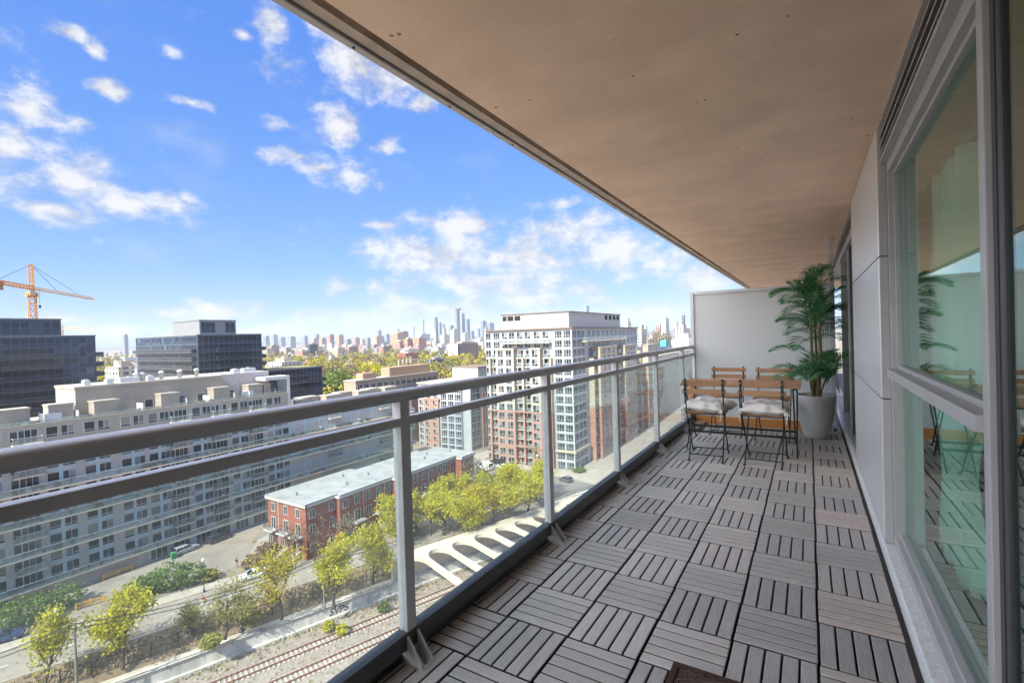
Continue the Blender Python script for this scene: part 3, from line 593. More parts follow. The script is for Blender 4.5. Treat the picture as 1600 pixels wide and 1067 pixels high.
sheet('sidewalk', [[rp(-80,-15.6), rp(-80,-13.1), rp(20,-13.1), rp(20,-15.6)], [rp(30,-15.2), rp(30,-13.1), rp(62,-13.1), rp(62,-15.2)], [(-96.9,60),(-95,52.1),(-92,50.2),(-91,51.6),(-91.3,58),(-91.3,100),(-96.9,100)],
   [(-96,131.8),(-96,124.5),(-80,121.7),(-54,117.8),(-40,114.5),(-40,300),(-57.5,300),(-57.5,125),(-90,125),(-90,300),(-96,300)]], M_walk, 0, .13)
sheet('kerb', [[rp(-80,-5), rp(-80,-4.7), rp(66,-4.7), rp(66,-5)]], M_walk, 0, .14)
mk = MB()
for k in range(13): y = 44+k*1.35; quad(mk, [(-101.2,y,G+.022),(-98.2,y+1.6,G+.022),(-98.2,y+1.72,G+.022),(-101.2,y+.12,G+.022)], 1)
for k in range(16): p = rp(-40+k*6.5, -9.05); q = rp(-37.4+k*6.5, -9.05); quad(mk, [rp(-40+k*6.5,-9.1,G+.02), rp(-40+k*6.5,-8.95,G+.02), rp(-37.4+k*6.5,-8.95,G+.02), rp(-37.4+k*6.5,-9.1,G+.02)], 0)
for (x0, y0, x1, y1) in ((-140,119.2,-80,115), (-80,115,-52,107), (-52,107,-12,95.5)):
    d = Vector((x1-x0, y1-y0, 0)).normalized(); n_ = Vector((-d.y, d.x, 0))*.09
    for o in (-.16, .16): c = n_*(o/.09); a_, b2 = Vector((x0,y0,G+.026))+c, Vector((x1,y1,G+.026))+c; quad(mk, [a_-n_*.7, b2-n_*.7, b2+n_*.7, a_+n_*.7], 1)
for k in range(6): x = -52+k*1.2; quad(mk, [(x,98.5-k*.42,G+.026),(x+.55,98.3-k*.42,G+.026),(x+5.6,114.6-k*.42,G+.026),(x+5.05,114.8-k*.42,G+.026)], 0) if k in (0, 4) else None
structure(mk.build('road_markings', [M_white, M_yel]))
# ------------------------------------------------------------------ railway trench
M_conc = mat('pale_concrete', (.58, .50, .395), .9, var=.16, scale=.9, detail=9, stretch=(1,1,.35)); M_conc2 = mat('stained_concrete', (.60, .56, .50), .9, var=.42, scale=.55, detail=10, stretch=(1,1,.12))
rw = thing('retaining_wall', 'long stained concrete retaining wall with a wide ledge beside the rail tracks', 'retaining wall', rp(10, -.5, -43.5))
MB().prism([rp(-80,-.35), rp(-80,0), rp(92,0), rp(92,-.35)], -43.5, -41.6).build('wall_face', M_conc2, rw)
MB().prism([rp(-80,-1.95), rp(-80,.06), rp(92,.06), rp(92,-1.95)], -41.6, -41.42).build('coping', M_conc, rw)
MB().prism([rp(-80,.001), rp(-80,.5), rp(92,.5), rp(92,.001)], -43.5, -43.1).build('footing', M_conc2, rw)
hp = thing('pipe_handrail', 'thin grey pipe handrail running along the ledge above the tracks', 'handrail', rp(10, .1, -41.4))
M_pipe = mat('blue_grey_pipe', (.20, .24, .28), .5)
MB().tube([rp(-80,.16,-41.0), rp(92,.16,-41.0)], .07, 6).tube([rp(-80,.16,-41.3), rp(92,.16,-41.3)], .05, 6).build('pipe', M_pipe, hp)
for k in range(40): s = -60+k*3.8; MB().tube([rp(s,.16,-41.75), rp(s,.16,-40.95)], .045, 6).build('stanchion', M_pipe, hp)
st = thing('strutted_wall', 'pale concrete wall with a row of rounded struts arching out over the tracks', 'wall', rp(60, 0, -43.5))
MB().prism([rp(37,-1.2), rp(37,-.36), rp(92,-.36), rp(92,-1.2)], -43.4, -37.95).build('wall_face', M_conc, st)
cs = [41.7+4.95*k for k in range(10)]; hw = .42
poly = [rp(37, -1.25), rp(37, 1.2)]
poly.append(rp(cs[0]-hw-2.0, 1.2))
for i, c in enumerate(cs):
    prev = cs[i-1] if i else c-4.95
    # left flank of strut with rounded haunch
    for k in range(1, 9): q = math.pi/2*k/8; poly.append(rp(c-hw-2.05+2.05*math.sin(q), 1.2+3.2*(1-math.cos(q))))
    poly += [rp(c-hw, 15), rp(c+hw, 15)]
    for k in range(0, 8): q = math.pi/2*k/8; poly.append(rp(c+hw+2.05*(1-math.cos(q)), 4.4-3.2*math.sin(q)))
    poly.append(rp(c+hw+2.06, 1.2))
poly += [rp(92, 1.2), rp(92, -1.25)]
top = MB(); n = len(poly)
bmx = bmesh.new(); vb = [bmx.verts.new((x, y, -37.95)) for x, y in poly]; fc = bmx.faces.new(vb); ex = bmesh.ops.extrude_face_region(bmx, geom=[fc])
bmesh.ops.translate(bmx, vec=(0, 0, .75), verts=[v for v in ex['geom'] if isinstance(v, bmesh.types.BMVert)]); bmesh.ops.recalc_face_normals(bmx, faces=bmx.faces[:]); bmesh.ops.triangulate(bmx, faces=[f for f in bmx.faces if len(f.verts) > 4])
bmx.verts.index_update(); top.add([tuple(v.co) for v in bmx.verts], [tuple(v.index for v in f.verts) for f in bmx.faces], 0); bmx.free()
top.build('strut_slab', M_conc, st)
M_rust = mat('rusty_rail', (.22, .09, .045), .6, var=.3, scale=3); M_tie = mat('concrete_sleeper', (.46, .40, .34), .9, var=.25, scale=2, island=.2)
for nm, o0, lab in (('rail_track', 4.5, 'rusty rail track nearest the retaining wall with pale sleepers'), ('rail_track', 9.6, 'rusty rail track nearest our building with pale sleepers')):
    t = thing(nm, lab, 'rail track', rp(10, o0+.7, -43.5))
    for o in (o0, o0+1.5): MB().prism([rp(-60,o-.06), rp(-60,o+.06), rp(91,o+.06), rp(91,o-.06)], -43.36, -43.18).build('rail', M_rust, t)
    b = MB()
    for k in range(235): s = -60+k*.64; b.prism([rp(s,o0-.55), rp(s,o0+2.05), rp(s+.26,o0+2.05), rp(s+.26,o0-.55)], -43.55, -43.38)
    props(b.build('sleepers', M_tie, t), kind='stuff')
fe = thing('mesh_fence', 'black chain link fence with posts on the bank above the retaining wall', 'fence', rp(-10, -1.75, -40.8))
M_fence = mat('black_fence', (.02, .02, .022), .6)
for k in range(33): s = -60+k*3.0; MB().tube([rp(s,-2.45,-40.9), rp(s,-2.45,-38.5)], .075, 6).build('fence_post', M_fence, fe)
b = MB(); 
for z in (-38.7, -39.6, -40.45): b.tube([rp(-60,-2.45,z), rp(37,-2.45,z)], .03, 4)
for k in range(388): s = -60+k*.25; b.bar(rp(s,-2.45,-40.6), rp(s,-2.45,-38.7), .02, .02)
b.build('chain_mesh', M_fence, fe)
gf = bpy.data.curves.new('graffiti_text', 'FONT'); gf.body = 'SVPS'; gf.size = 1.5; gf.extrude = .004; gf.offset = .035; gf.shear = .15
go = bpy.data.objects.new('tmp', gf); COL.objects.link(go); dg = bpy.context.evaluated_depsgraph_get(); gm = bpy.data.meshes.new_from_object(go.evaluated_get(dg)); COL.objects.unlink(go); bpy.data.objects.remove(go)
gm.materials.clear(); gm.materials.append(mat('spray_paint', (.03, .035, .05), .7)); gr = bpy.data.objects.new('graffiti', gm); COL.objects.link(gr); gr.parent = rw
gq = at_z(523, 974, -42.9); gl_ = Vector(rp((gq.x-QX)*DX+(gq.y-QY)*DY, .012, -42.9)); gr.location = gl_-Vector(rw.location); gr.rotation_euler = (math.pi/2, 0, RAILROT)
# ------------------------------------------------------------------ facade kit
M_glassfar = ramp_mat('facade_glass', [(.012,.015,.02),(.02,.026,.035),(.05,.06,.075),(.015,.02,.028),(.16,.17,.18),(.03,.035,.045),(.02,.025,.03),(.40,.38,.34)], .12); M_glassfar.node_tree.nodes['Principled BSDF'].inputs['Specular IOR Level'].default_value = .6
M_glassdark = ramp_mat('dark_facade_glass', [(.012,.016,.026),(.025,.038,.065),(.05,.072,.11),(.016,.022,.036),(.035,.05,.08),(.10,.125,.16)], .1); M_glassdark.node_tree.nodes['Principled BSDF'].inputs['Specular IOR Level'].default_value = .7
M_paleblue = mat('pale_blue_frame', (.42, .53, .56), .55); M_whitefr = mat('white_window_frame', (.56, .58, .58), .5); M_guard = clear_glass('balcony_guard_glass', (.80, .88, .88), dust=.20, dustcol=(.62,.67,.68))
M_slabedge = mat('balcony_slab', (.60, .54, .45), .85, var=.12, scale=.6); M_guardrail = mat('guard_rail', (.52, .56, .58), .5)
def win_mb(w, h, cols=1, rows=(1.0,), fw=.07, split=None):
    m = MB(); x0 = -w/2; m.box(x0-fw, x0, -.05, .02, -fw, h+fw).box(-x0, -x0+fw, -.05, .02, -fw, h+fw).box(x0, -x0, -.05, .02, -fw, 0).box(x0, -x0, -.05, .02, h, h+fw)
    zs = [0]; 
    for r in rows: zs.append(zs[-1]+r*h)
    cw = w/cols
    for j in range(len(rows)):
        if j: m.box(x0, -x0, -.05, .02, zs[j]-fw/2, zs[j]+fw/2)
        for i in range(cols):
            if i and j == 0: m.box(x0+i*cw-fw/2, x0+i*cw+fw/2, -.051, .02, 0, h)
            m.add([(x0+i*cw,-.012,zs[j]),(x0+(i+1)*cw,-.012,zs[j]),(x0+(i+1)*cw,-.012,zs[j+1]),(x0+i*cw,-.012,zs[j+1])], [(0,1,2,3)], 1)
    return m
def balc_mb(w, d, gh=1.0, t=.2):
    m = MB(); m.box(-w/2, w/2, -d, 0, -t, 0, 0); m.box(-w/2+.05, w/2-.05, -d+.05, -d+.08, .05, gh, 1)
    for s in (-1, 1): m.box(s*(w/2-.05), s*(w/2-.08), -d+.081, 0, .05, gh, 1); m.box(s*(w/2-.03), s*(w/2-.1), -d+.101, 0, gh, gh+.06, 2)
    m.box(-w/2+.03, w/2-.03, -d+.03, -d+.1, gh, gh+.06, 2); return m
class Parts:
    """collects repeats of one part on one building: the nearest 100 are parts, the rest one stuff part"""
    def __init__(s, name, parent, mats): s.name, s.parent, s.mats = name, parent, mats; s.p = {}; s.l = []
    def add(s, key, mbf, x, y, z, rot=0):
        if key not in s.p: s.p[key] = [mbf() , None]
        s.l.append((key, Vector((x, y, z)), rot))
    def done(s, cap=100):
        s.l.sort(key=lambda q: (q[1]-CAM).length); pl_ = parent_loc(s.parent)
        for key, p, rot in s.l[:cap]:
            e = s.p[key]
            if e[1] is None: e[1] = e[0].mesh(s.name, s.mats)
            o = bpy.data.objects.new(s.name, e[1]); COL.objects.link(o); o.parent = s.parent; o.location = p-pl_; o.rotation_euler = (0, 0, rot)
        if len(s.l) > cap:
            m = MB()
            for key, p, rot in s.l[cap:]: m.merge(s.p[key][0], Matrix.Translation(p) @ Matrix.Rotation(rot, 4, 'Z'))
            props(m.build(s.name, s.mats, s.parent), kind='stuff')
EAST = math.pi/2; SOUTH = 0; WEST = -math.pi/2
# ------------------------------------------------------------------ long grey apartment block across the street
rnd = random.Random(7)
XF = -104.0
mdl = thing('apartment_block', 'long grey mid rise apartment block with continuous balconies and a roof terrace', 'building', (XF-8, 60, G))
M_grey = mat('grey_ribbed_cladding', (.50, .46, .43), .75, var=.08, scale=1.2); M_beige = mat('beige_panel', (.37, .335, .275), .8, var=.07, scale=.8); M_roofgr = mat('flat_roof', (.36, .33, .275), .95, var=.15, scale=.7, detail=8)
def ribbed(m):
    t = m.node_tree; b = t.nodes['Principled BSDF']; co = t.nodes.new('ShaderNodeTexCoord'); wv_ = t.nodes.new('ShaderNodeTexWave'); wv_.inputs['Scale'].default_value = 4.2; wv_.bands_direction = 'DIAGONAL'
    mp = t.nodes.new('ShaderNodeMapping'); mp.inputs['Scale'].default_value = (1,1,.0); t.links.new(co.outputs['Object'], mp.inputs[0]); t.links.new(mp.outputs[0], wv_.inputs['Vector']); bp = t.nodes.new('ShaderNodeBump'); bp.inputs['Strength'].default_value = .5; bp.inputs['Distance'].default_value = .06
    t.links.new(wv_.outputs['Fac'], bp.inputs['Height']); t.links.new(bp.outputs[0], b.inputs['Normal'])
ribbed(M_grey)
MB().box(XF-16, XF, -10, 65.7, G, -10.95, 0).build('main_wall', M_grey, mdl)
MB().box(XF-16, XF+.02, 65.7, 107, G, -15.9, 0).build('rear_wall', M_grey, mdl)
MB().box(XF-15.7, XF-.3, -9.7, 65.4, -10.95, -10.9).box(XF-15.7, XF-.3, 66, 106.7, -15.9, -15.85).build('roof_deck', M_roofgr, mdl)
MB().box(XF-.3, XF+.12, -10, 65.82, -10.949, -10.35).box(XF-16, XF-.3, 65.4, 65.82, -10.949, -10.35).box(XF-.3, XF+.14, 65.83, 107, -15.88, -15.3).build('parapet', M_beige, mdl)
MB().box(XF-.01, XF+.08, -10, 65.75, -13.35, -10.95).box(XF-.01, XF+.1, 65.75, 107, -16.0, -15.9).build('top_storey_wall', M_beige, mdl)
wins = Parts('window', mdl, [M_paleblue, M_glassfar]); blc = Parts('balcony', mdl, [M_slabedge, M_guard, M_guardrail]); pil = Parts('pale_strip', mdl, [M_paleblue])
bands = [-36.0, -30.95, -25.95, -20.95, -15.9]
bays = [(2,'W'),(6.5,'B'),(10.5,'W'),(14.8,'W'),(19.4,'B'),(23.4,'W'),(28.2,'W'),(33.3,'W'),(37.5,'W'),(41.0,'B'),(45.0,'W'),(48.6,'B'),(52.6,'W'),(56.4,'B'),(60.4,'W'),
        (64.2,'W'),(68.2,'W'),(72.4,'W'),(76.6,'B'),(80.6,'W'),(84.8,'W'),(89.2,'W'),(93.6,'B'),(97.6,'W'),(101.8,'W')]
for y0, k in bays:
    nb = 5 if y0 < 63 else 4
    for bi in range(nb):
        z0 = bands[bi]
        for lev in (0, 1):
            z = z0+.12+lev*2.5
            X = XF+.085 if (bi == 4 or (bi == 3 and lev == 1 and False)) else XF+.003
            if k == 'W':
                wins.add('a', lambda: win_mb(1.4, 1.62, 1, (.22,.78)), X, y0+.75, z+.48, EAST); wins.add('b', lambda: win_mb(1.6, 1.62, 2, (.22,.78)), X, y0+2.72, z+.48, EAST)
            else:
                wins.add('c', lambda: win_mb(2.2, 2.05, 3, (1,)), X, y0+1.9, z+.02, EAST); wins.add('d', lambda: win_mb(.9, 1.5, 1, (1,)), X, y0+.35, z+.5, EAST)
                if lev: blc.add('s', lambda: balc_mb(3.5, 1.15), X, y0+1.75, z, EAST)
        if k == 'W': pil.add('p', lambda: MB().box(-.25, .25, -.06, 0, 0, 4.9), XF+.003, y0+1.7, z0+.05, EAST); pil.add('q', lambda: MB().box(-1.75, 1.75, -.045, 0, 0, .42), XF+.002, y0+1.75, z0+2.55, EAST); pil.add('q', None, XF+.002, y0+1.75, z0+.06, EAST)
for bi, z in enumerate(bands):
    y0, y1 = -10, (107 if bi < 4 else 65.7); y = y0
    while y < y1-.5: L = min(12.0, y1-y); blc.add('l%.1f' % L, (lambda L=L: balc_mb(L-.04, 1.35)), XF+.004, y+L/2, z, EAST); y += L
wins.done(); blc.done(); pil.done()
# storefront level
sfr = Parts('shop_window', mdl, [M_paleblue, M_glassfar])
for k in range(17): sfr.add('s', lambda: win_mb(2.6, 2.0, 3, (1,), .14), XF+.01, 38.5+k*3.9, G+.25, EAST)
for y in (14, 17.5): sfr.add('t', lambda: win_mb(1.8, 1.4, 2, (1,), .12), XF+.01, y, G+.5, EAST)
sfr.done()
MB().box(XF, XF+.012, 36.8, 105, G+.02, -36.25).build('shop_front_panel', M_paleblue, mdl)
# penthouse storey on the roof terrace
MB().box(XF-14, XF-4, 28.4, 53, -10.9, -5.75).build('penthouse', M_beige, mdl); MB().box(XF-14.1, XF-3.85, 28.25, 53, -5.75, -5.3).build('penthouse_parapet', M_beige, mdl)
MB().box(XF-14, XF-4.6, 53.01, 64, -10.9, -5.2).build('penthouse', M_grey, mdl)
pw = Parts('terrace_door', mdl, [M_paleblue, M_glassfar])
for y in (39.3, 44.9, 48.6, 55.0, 58.6): pw.add('d', lambda: win_mb(1.3, 2.0, 1, (1,)), XF-3.99 if y < 53 else XF-4.59, y, -10.85, EAST)
pw.done()
sb = Parts('stair_enclosure', mdl, [M_beige, M_roofgr])
def stair_box(w, d, h): m = MB(); m.box(-w/2, w/2, 0, d, 0, h-.3, 0); m.box(-w/2-.1, w/2+.1, -.1, d+.1, h-.3, h, 0); m.box(-w/2+.15, w/2-.15, .15, d-.15, h, h+.02, 1); return m
for y, w_, h in ((31.9,3.6,3.0),(41.9,3.2,3.1),(51.6,3.4,3.2),(58.9,3.2,3.0),(61.6,1.6,3.0),(20.4,3.6,2.2),(16.8,2.0,2.3),(26,3.2,2.6)): sb.add('%g' % w_, (lambda w_=w_, h=h: stair_box(w_, 2.6, h)), XF-1.3 if y > 27 else XF-2.2, y, -10.9, EAST)
for y, w_, x in ((71.5,3.4,3),(76,5,6),(81.5,5,3.5),(87,4,6),(91.5,4.4,3.2),(96.5,4.4,5),(102,5,3.4)): sb.add('b%g' % w_, (lambda w_=w_: stair_box(w_, 3.2, 2.9)), XF-x, y, -15.85, EAST)
sb.done()
sc_ = Parts('privacy_screen', mdl, [M_whitefr])
for y in (23.6, 27.9, 37.2, 44.6, 48.9, 54.0, 57.3, 63.4, 69.2, 85): sc_.add('a', lambda: MB().box(-.05, .05, .4, 3.2, 0, 1.75), XF-.5, y, -10.9 if y < 65 else -15.85, EAST)
for y in (24.5, 57.0): sc_.add('b', lambda: MB().box(-1.3, 1.3, .2, .26, 0, 1.75), XF-1.0, y, -10.9, EAST)
sc_.done()
gr_ = MB(); gr_.box(XF-.12, XF-.09, -9, 65.4, -10.35, -9.95, 0).box(XF-.14, XF-.07, -9, 65.4, -9.95, -9.9, 1)
gr_.build('terrace_guard', [M_guard, M_guardrail], mdl)
po = MB(); po.box(XF-4, XF-.1, 65.85, 66.5, -15.8, -6.4).box(XF-4, XF-.1, 60.5, 65.84, -7.2, -6.41).box(XF-4, XF-.1, 65.84, 66.5, -6.399, -6.39); po.build('portal_frame', M_whitefr, mdl)
ac = Parts('roof_unit', mdl, [M_whitefr])
def unit(w, d, h): m = MB(); m.box(-w/2, w/2, -d/2, d/2, 0, h); m.lathe([(0, h+.02), (d*.32, h+.02), (d*.34, h+.12), (d*.3, h+.14), (0, h+.10)], 12); return m
for y, x, w_ in ((37,6.2,3.2),(40.2,5.6,1.2),(33.5,5,1.0),(30.5,6,.9),(60.5,7,2.8),(57,6,1.4)): ac.add('%g' % w_, (lambda w_=w_: unit(w_, 1.3, .9)), XF-x, y, -5.3 if y < 53 else -5.2, EAST)
ac.done()
vt = Parts('roof_vent', mdl, [M_whitefr])
for y in (39.2, 42.5, 45.8, 49.0, 38.2): vt.add('v', lambda: MB().lathe([(0,0),(.36,0),(.36,1.25),(.5,1.27),(.5,1.55),(.2,1.75),(0,1.75)], 14), XF-6.3, y, -5.3)
vt.done()
MB().tube([(XF-6.2,38.3,-5.3),(XF-6.2,38.3,-.9)], .28, 10).box(XF-6.45, XF-5.95, 36.4, 38.55, -1.3, -.6).build('davit_arm', M_whitefr, mdl)
vn = MB()
for y in (25.5, 35.4): vn.box(XF, XF+.03, y, y+.6, G+1.2, G+1.7)
vn.build('wall_grille', M_whitefr, mdl)
cl_r = random.Random(31); cl_ = MB()
for k in range(260):
    z = cl_r.choice(bands[:4]+[-10.9]); y = cl_r.uniform(4, 104 if z < -11 else 64); w_, h_ = cl_r.uniform(.3,1.1), cl_r.uniform(.35,.95); x = XF+.35+cl_r.random()*.5 if z < -11 else XF-.8-cl_r.random(); m_ = k % 4
    if k % 3: cl_.box(x-.25, x+.25, y-w_/2, y+w_/2, z+.02, z+h_*.5, m_); cl_.box(x-.25, x-.18, y-w_/2, y+w_/2, z+h_*.5, z+h_, m_)
    else: cl_.lathe([(.12,0),(.2,.35),(.0,.35)], 8, m_, (x, y, z+.02)); cl_.blob((x, y, z+.6), (.3,.3,.35), k, 4, .4)
props(cl_.build('balcony_clutter', [mat('clutter_'+n_, c, .8) for n_, c in (('grey', (.2,.2,.2)), ('white', (.6,.6,.58)), ('brown', (.2,.11,.06)), ('dark', (.04,.04,.05)), ('green', (.07,.11,.03)))], mdl), kind='stuff')
trp = random.Random(3); tr_ = MB()
for k in range(26): y = trp.uniform(2, 104); tr_.blob((XF-.9-trp.random(), y, (-10.6 if y < 65 else -15.6)), (.35,.35,.4), k, 0, .35, 2)
props(tr_.build('terrace_plants', ramp_mat('terrace_green', [(.06,.08,.02),(.10,.09,.03),(.18,.13,.03)], .8), mdl), kind='stuff')
# ------------------------------------------------------------------ brick townhouse row
M_brick = mat('red_brick', (.31, .098, .062), .85, var=.16, scale=1.4, detail=9); M_whitetrim = mat('white_trim', (.54, .53, .50), .6, var=.05)
M_throof = mat('pale_roof_membrane', (.33, .325, .31), .8, var=.32, scale=.35, detail=8); M_cream = mat('cream_downpipe', (.62, .55, .42), .6); M_ironw = mat('iron_railing', (.05, .055, .06), .5)
def brick_coursing(m):
    t = m.node_tree; b = t.nodes['Principled BSDF']; src = b.inputs['Base Color'].links[0].from_socket; co = t.nodes.new('ShaderNodeTexCoord'); mp = t.nodes.new('ShaderNodeMapping'); mp.inputs['Rotation'].default_value = (rad(90), 0, rad(45)); t.links.new(co.outputs['Object'], mp.inputs[0])
    br = t.nodes.new('ShaderNodeTexBrick'); br.inputs['Scale'].default_value = 2.2; br.inputs['Color1'].default_value = (1,1,1,1); br.inputs['Color2'].default_value = (.75,.75,.75,1); br.inputs['Mortar'].default_value = (1.3,1.5,1.6,1); br.inputs['Mortar Size'].default_value = .012; t.links.new(mp.outputs[0], br.inputs['Vector'])
    mx = t.nodes.new('ShaderNodeMix'); mx.data_type = 'RGBA'; mx.blend_type = 'MULTIPLY'; mx.inputs['Factor'].default_value = .8; t.links.new(src, mx.inputs[6]); t.links.new(br.outputs[0], mx.inputs[7]); t.links.new(mx.outputs[2], b.inputs['Base Color'])
brick_coursing(M_brick)
th = thing('townhouse_row', 'three storey red brick townhouse row with a flat pale grey roof and white cornice', 'townhouse', (-82, 74, G))
RZ = -28.5
secs = [(-90, -78, 51.7, 58.2), (-90, -76.7, 58.2, 71.8), (-88, -75.6, 71.8, 92.0), (-86, -73.3, 92.0, 97.2)]
wl_ = Parts('window', th, [M_whitetrim, M_glassfar]); bl_ = Parts('balcony', th, [M_whitetrim]); gr2 = Parts('balcony_railing', th, [M_ironw]); dp = Parts('downpipe', th, [M_cream]); stp = Parts('front_steps', th, [M_walk, M_ironw]); drs = Parts('front_door', th, [mat('dark_door', (.05,.06,.07), .5)])
for i, (x0, x1, y0, y1) in enumerate(secs):
    e = .0 if i == 0 else .003
    MB().box(x0, x1, y0+e, y1, G, RZ).build('wall', M_brick, th)
    MB().box(x0-.35, x1+.4, y0-(.4 if i in (0,) else -.01)+0, y1-.01 if i < 3 else y1+.4, RZ, RZ+.16).build('roof', M_throof, th)
    c = MB(); c.box(x1+.001, x1+.42, y0-.3, y1-.01, RZ-.55, RZ-.001); 
    c.box(x0-.3 if i == 0 else x1-1.2, x1+.42, y0-.42, y0-.30 if i else y0-.001, RZ-.55, RZ-.002)
    c.box(x1+.2, x1+.5, y0-.42, y1-.01, RZ+.161, RZ+.24)
    c.build('cornice', M_whitetrim, th)
    n_ = max(1, round((y1-y0-1)/2.35)); 
    for k in range(n_):
        y = y0+1.3+k*(y1-y0-2.2)/max(1, n_-1) if n_ > 1 else (y0+y1)/2
        wl_.add('t', lambda: win_mb(1.05, 1.5, 2, (1,), .12), x1+.005, y, RZ-2.75, EAST)
        if i and k % 2 == 1:
            wl_.add('f', lambda: win_mb(1.3, 2.1, 2, (1,), .13), x1+.005, y, RZ-6.1, EAST); bl_.add('b', lambda: MB().box(-1.45, 1.45, -1.3, -.001, -.28, 0), x1+.002, y, RZ-6.12, EAST)
            def rail_(): 
                m = MB(); m.box(-1.4,1.4,-1.25,-1.2,.92,1.0)
                for s in (-1,1): m.box(s*1.36,s*1.4,-1.2,0,.92,1.0)
                for q in range(15): x = -1.38+q*.197; m.box(x-.02,x+.02,-1.245,-1.215,0,.92)
                return m
            gr2.add('r', rail_, x1, y, RZ-6.12, EAST)
            drs.add('d', lambda: MB().box(-.5,.5,-.04,0,0,2.2), x1+.004, y+.6, G+1.3, EAST)
            def steps_():
                m = MB()
                for q in range(7): m.box(-.7,.7,-.35*(q+1)-.4,-.35*q-.4 if q else -.001,0,1.26-.18*q,0)
                for s in (-.72,.68): m.bar((s+.02,-.3,2.1),(s+.02,-2.8,1.0),.05,.05,1); m.bar((s+.02,-2.8,1.0),(s+.02,-2.8,0),.05,.05,1)
                return m
            stp.add('s', steps_, x1, y+.6, G, EAST)
        else: wl_.add('m', lambda: win_mb(1.05, 1.6, 2, (1,), .12), x1+.005, y, RZ-5.8, EAST)
        wl_.add('g', lambda: win_mb(.95, 1.3, 2, (1,), .12), x1+.005, y-.5 if (i and k % 2 == 1) else y, RZ-8.9, EAST)
    for k in range(1, max(1, n_-1), 2): dp.add('d', lambda: MB().tube([(0,-.08,0),(0,-.08,9.4)], .09, 6), x1, y0+1.3+(k+.55)*(y1-y0-2.2)/max(1, n_-1), G+.2, EAST)
sm_ = Parts('roof_seam', th, [M_throof]); rv = Parts('roof_vent', th, [M_pipe])
for y in (55, 61.6, 65, 68.4, 75.5, 79.3, 83.4, 87.5): sm_.add('s', lambda: MB().box(-10.2, 0, -.06, .06, 0, .05), -77.2, y, RZ+.165)
for x, y in ((-84,54),(-80.5,63),(-86,66.5),(-82,70),(-79,77),(-84,81),(-80,86),(-83,90),(-79,94.5)): rv.add('v', lambda: MB().lathe([(.14,0),(.14,.5),(.24,.52),(.22,.66),(0,.7)], 10), x, y, RZ+.16)
sm_.done(); rv.done()
x0, x1, y0, y1 = secs[0]
for k, x in enumerate((-88.2, -84.2, -80.4)):
    wl_.add('t', None, x, y0-.005, RZ-2.75, SOUTH); wl_.add('f2', lambda: win_mb(1.3, 2.1, 2, (1,), .13), x, y0-.005, RZ-6.1, SOUTH)
    bl_.add('b', None, x, y0-.002, RZ-6.12, SOUTH); gr2.add('r', None, x, y0, RZ-6.12, SOUTH); stp.add('s', None, x+.4, y0, G, SOUTH); drs.add('d', None, x+.4, y0-.004, G+1.3, SOUTH); wl_.add('g', lambda: win_mb(.95,1.3,2,(1,),.12), x-1.2, y0-.005, RZ-8.9, SOUTH)
dp.add('d', None, -86.4, y0, G+.2, SOUTH)
for P_ in (wl_, bl_, gr2, dp, stp, drs): P_.done()
# ------------------------------------------------------------------ white condo tower
tw = thing('condo_tower', 'tall pale condominium tower with glass corners, cream bays and a pink brick base', 'tower', (-73, 158, G))
M_tw = mat('pale_tower_panel', (.38, .405, .415), .6, var=.06, scale=.5); M_twc = mat('cream_precast', (.46, .41, .315), .8, var=.07, scale=.6); M_pink = mat('salmon_brick', (.42, .225, .16), .85, var=.1, scale=.8); M_pent = mat('ribbed_metal', (.42, .42, .405), .6, var=.05, scale=.4); M_brown = mat('brown_roof_edge', (.20, .15, .11), .8)
TZ = 3.0; FH = 2.78; lower = -22.0
MB().box(-88.5, -58, 126, 189, G, TZ).build('main_wall', M_tw, tw); MB().box(-76, -58.003, 189.003, 212, G, -4.6).build('wing_wall', M_tw, tw)
MB().box(-76, -58.006, 212.003, 310, G, -9.6).build('low_wing_wall', M_twc, tw); MB().box(-58.005, -57.6, 212.2, 310, G, lower-3).build('low_wing_base', M_pink, tw)
MB().box(-89, -57.4, 125.4, 189.5, TZ+.002, TZ+.4).build('roof_edge', M_brown, tw)
MB().box(-83, -59.3, 127.3, 172.5, TZ+.4, 8.0).build('penthouse', M_pent, tw); MB().box(-83.3, -59, 127, 172.8, 8.002, 8.25).build('penthouse_roof', M_brown, tw)
lv = Parts('louvre', tw, [M_pent, M_black])
def louv(w, h): m = MB(); m.box(-w/2-.15, w/2+.15, -.06, 0, -.15, h+.15, 0); m.add([(-w/2,-.063,0),(w/2,-.063,0),(w/2,-.063,h),(-w/2,-.063,h)], [(0,1,2,3)], 1); return m
for x, w_ in ((-81.8,1.6),(-79.6,2.2),(-77.0,2.2)): lv.add('%g' % w_, (lambda w_=w_: louv(w_, 1.5)), x, 127.3, 6.1, SOUTH)
for y in (158, 162, 166, 170): lv.add('e', lambda: louv(2.4, 1.5), -59.3, y, 6.1, EAST)
lv.done()

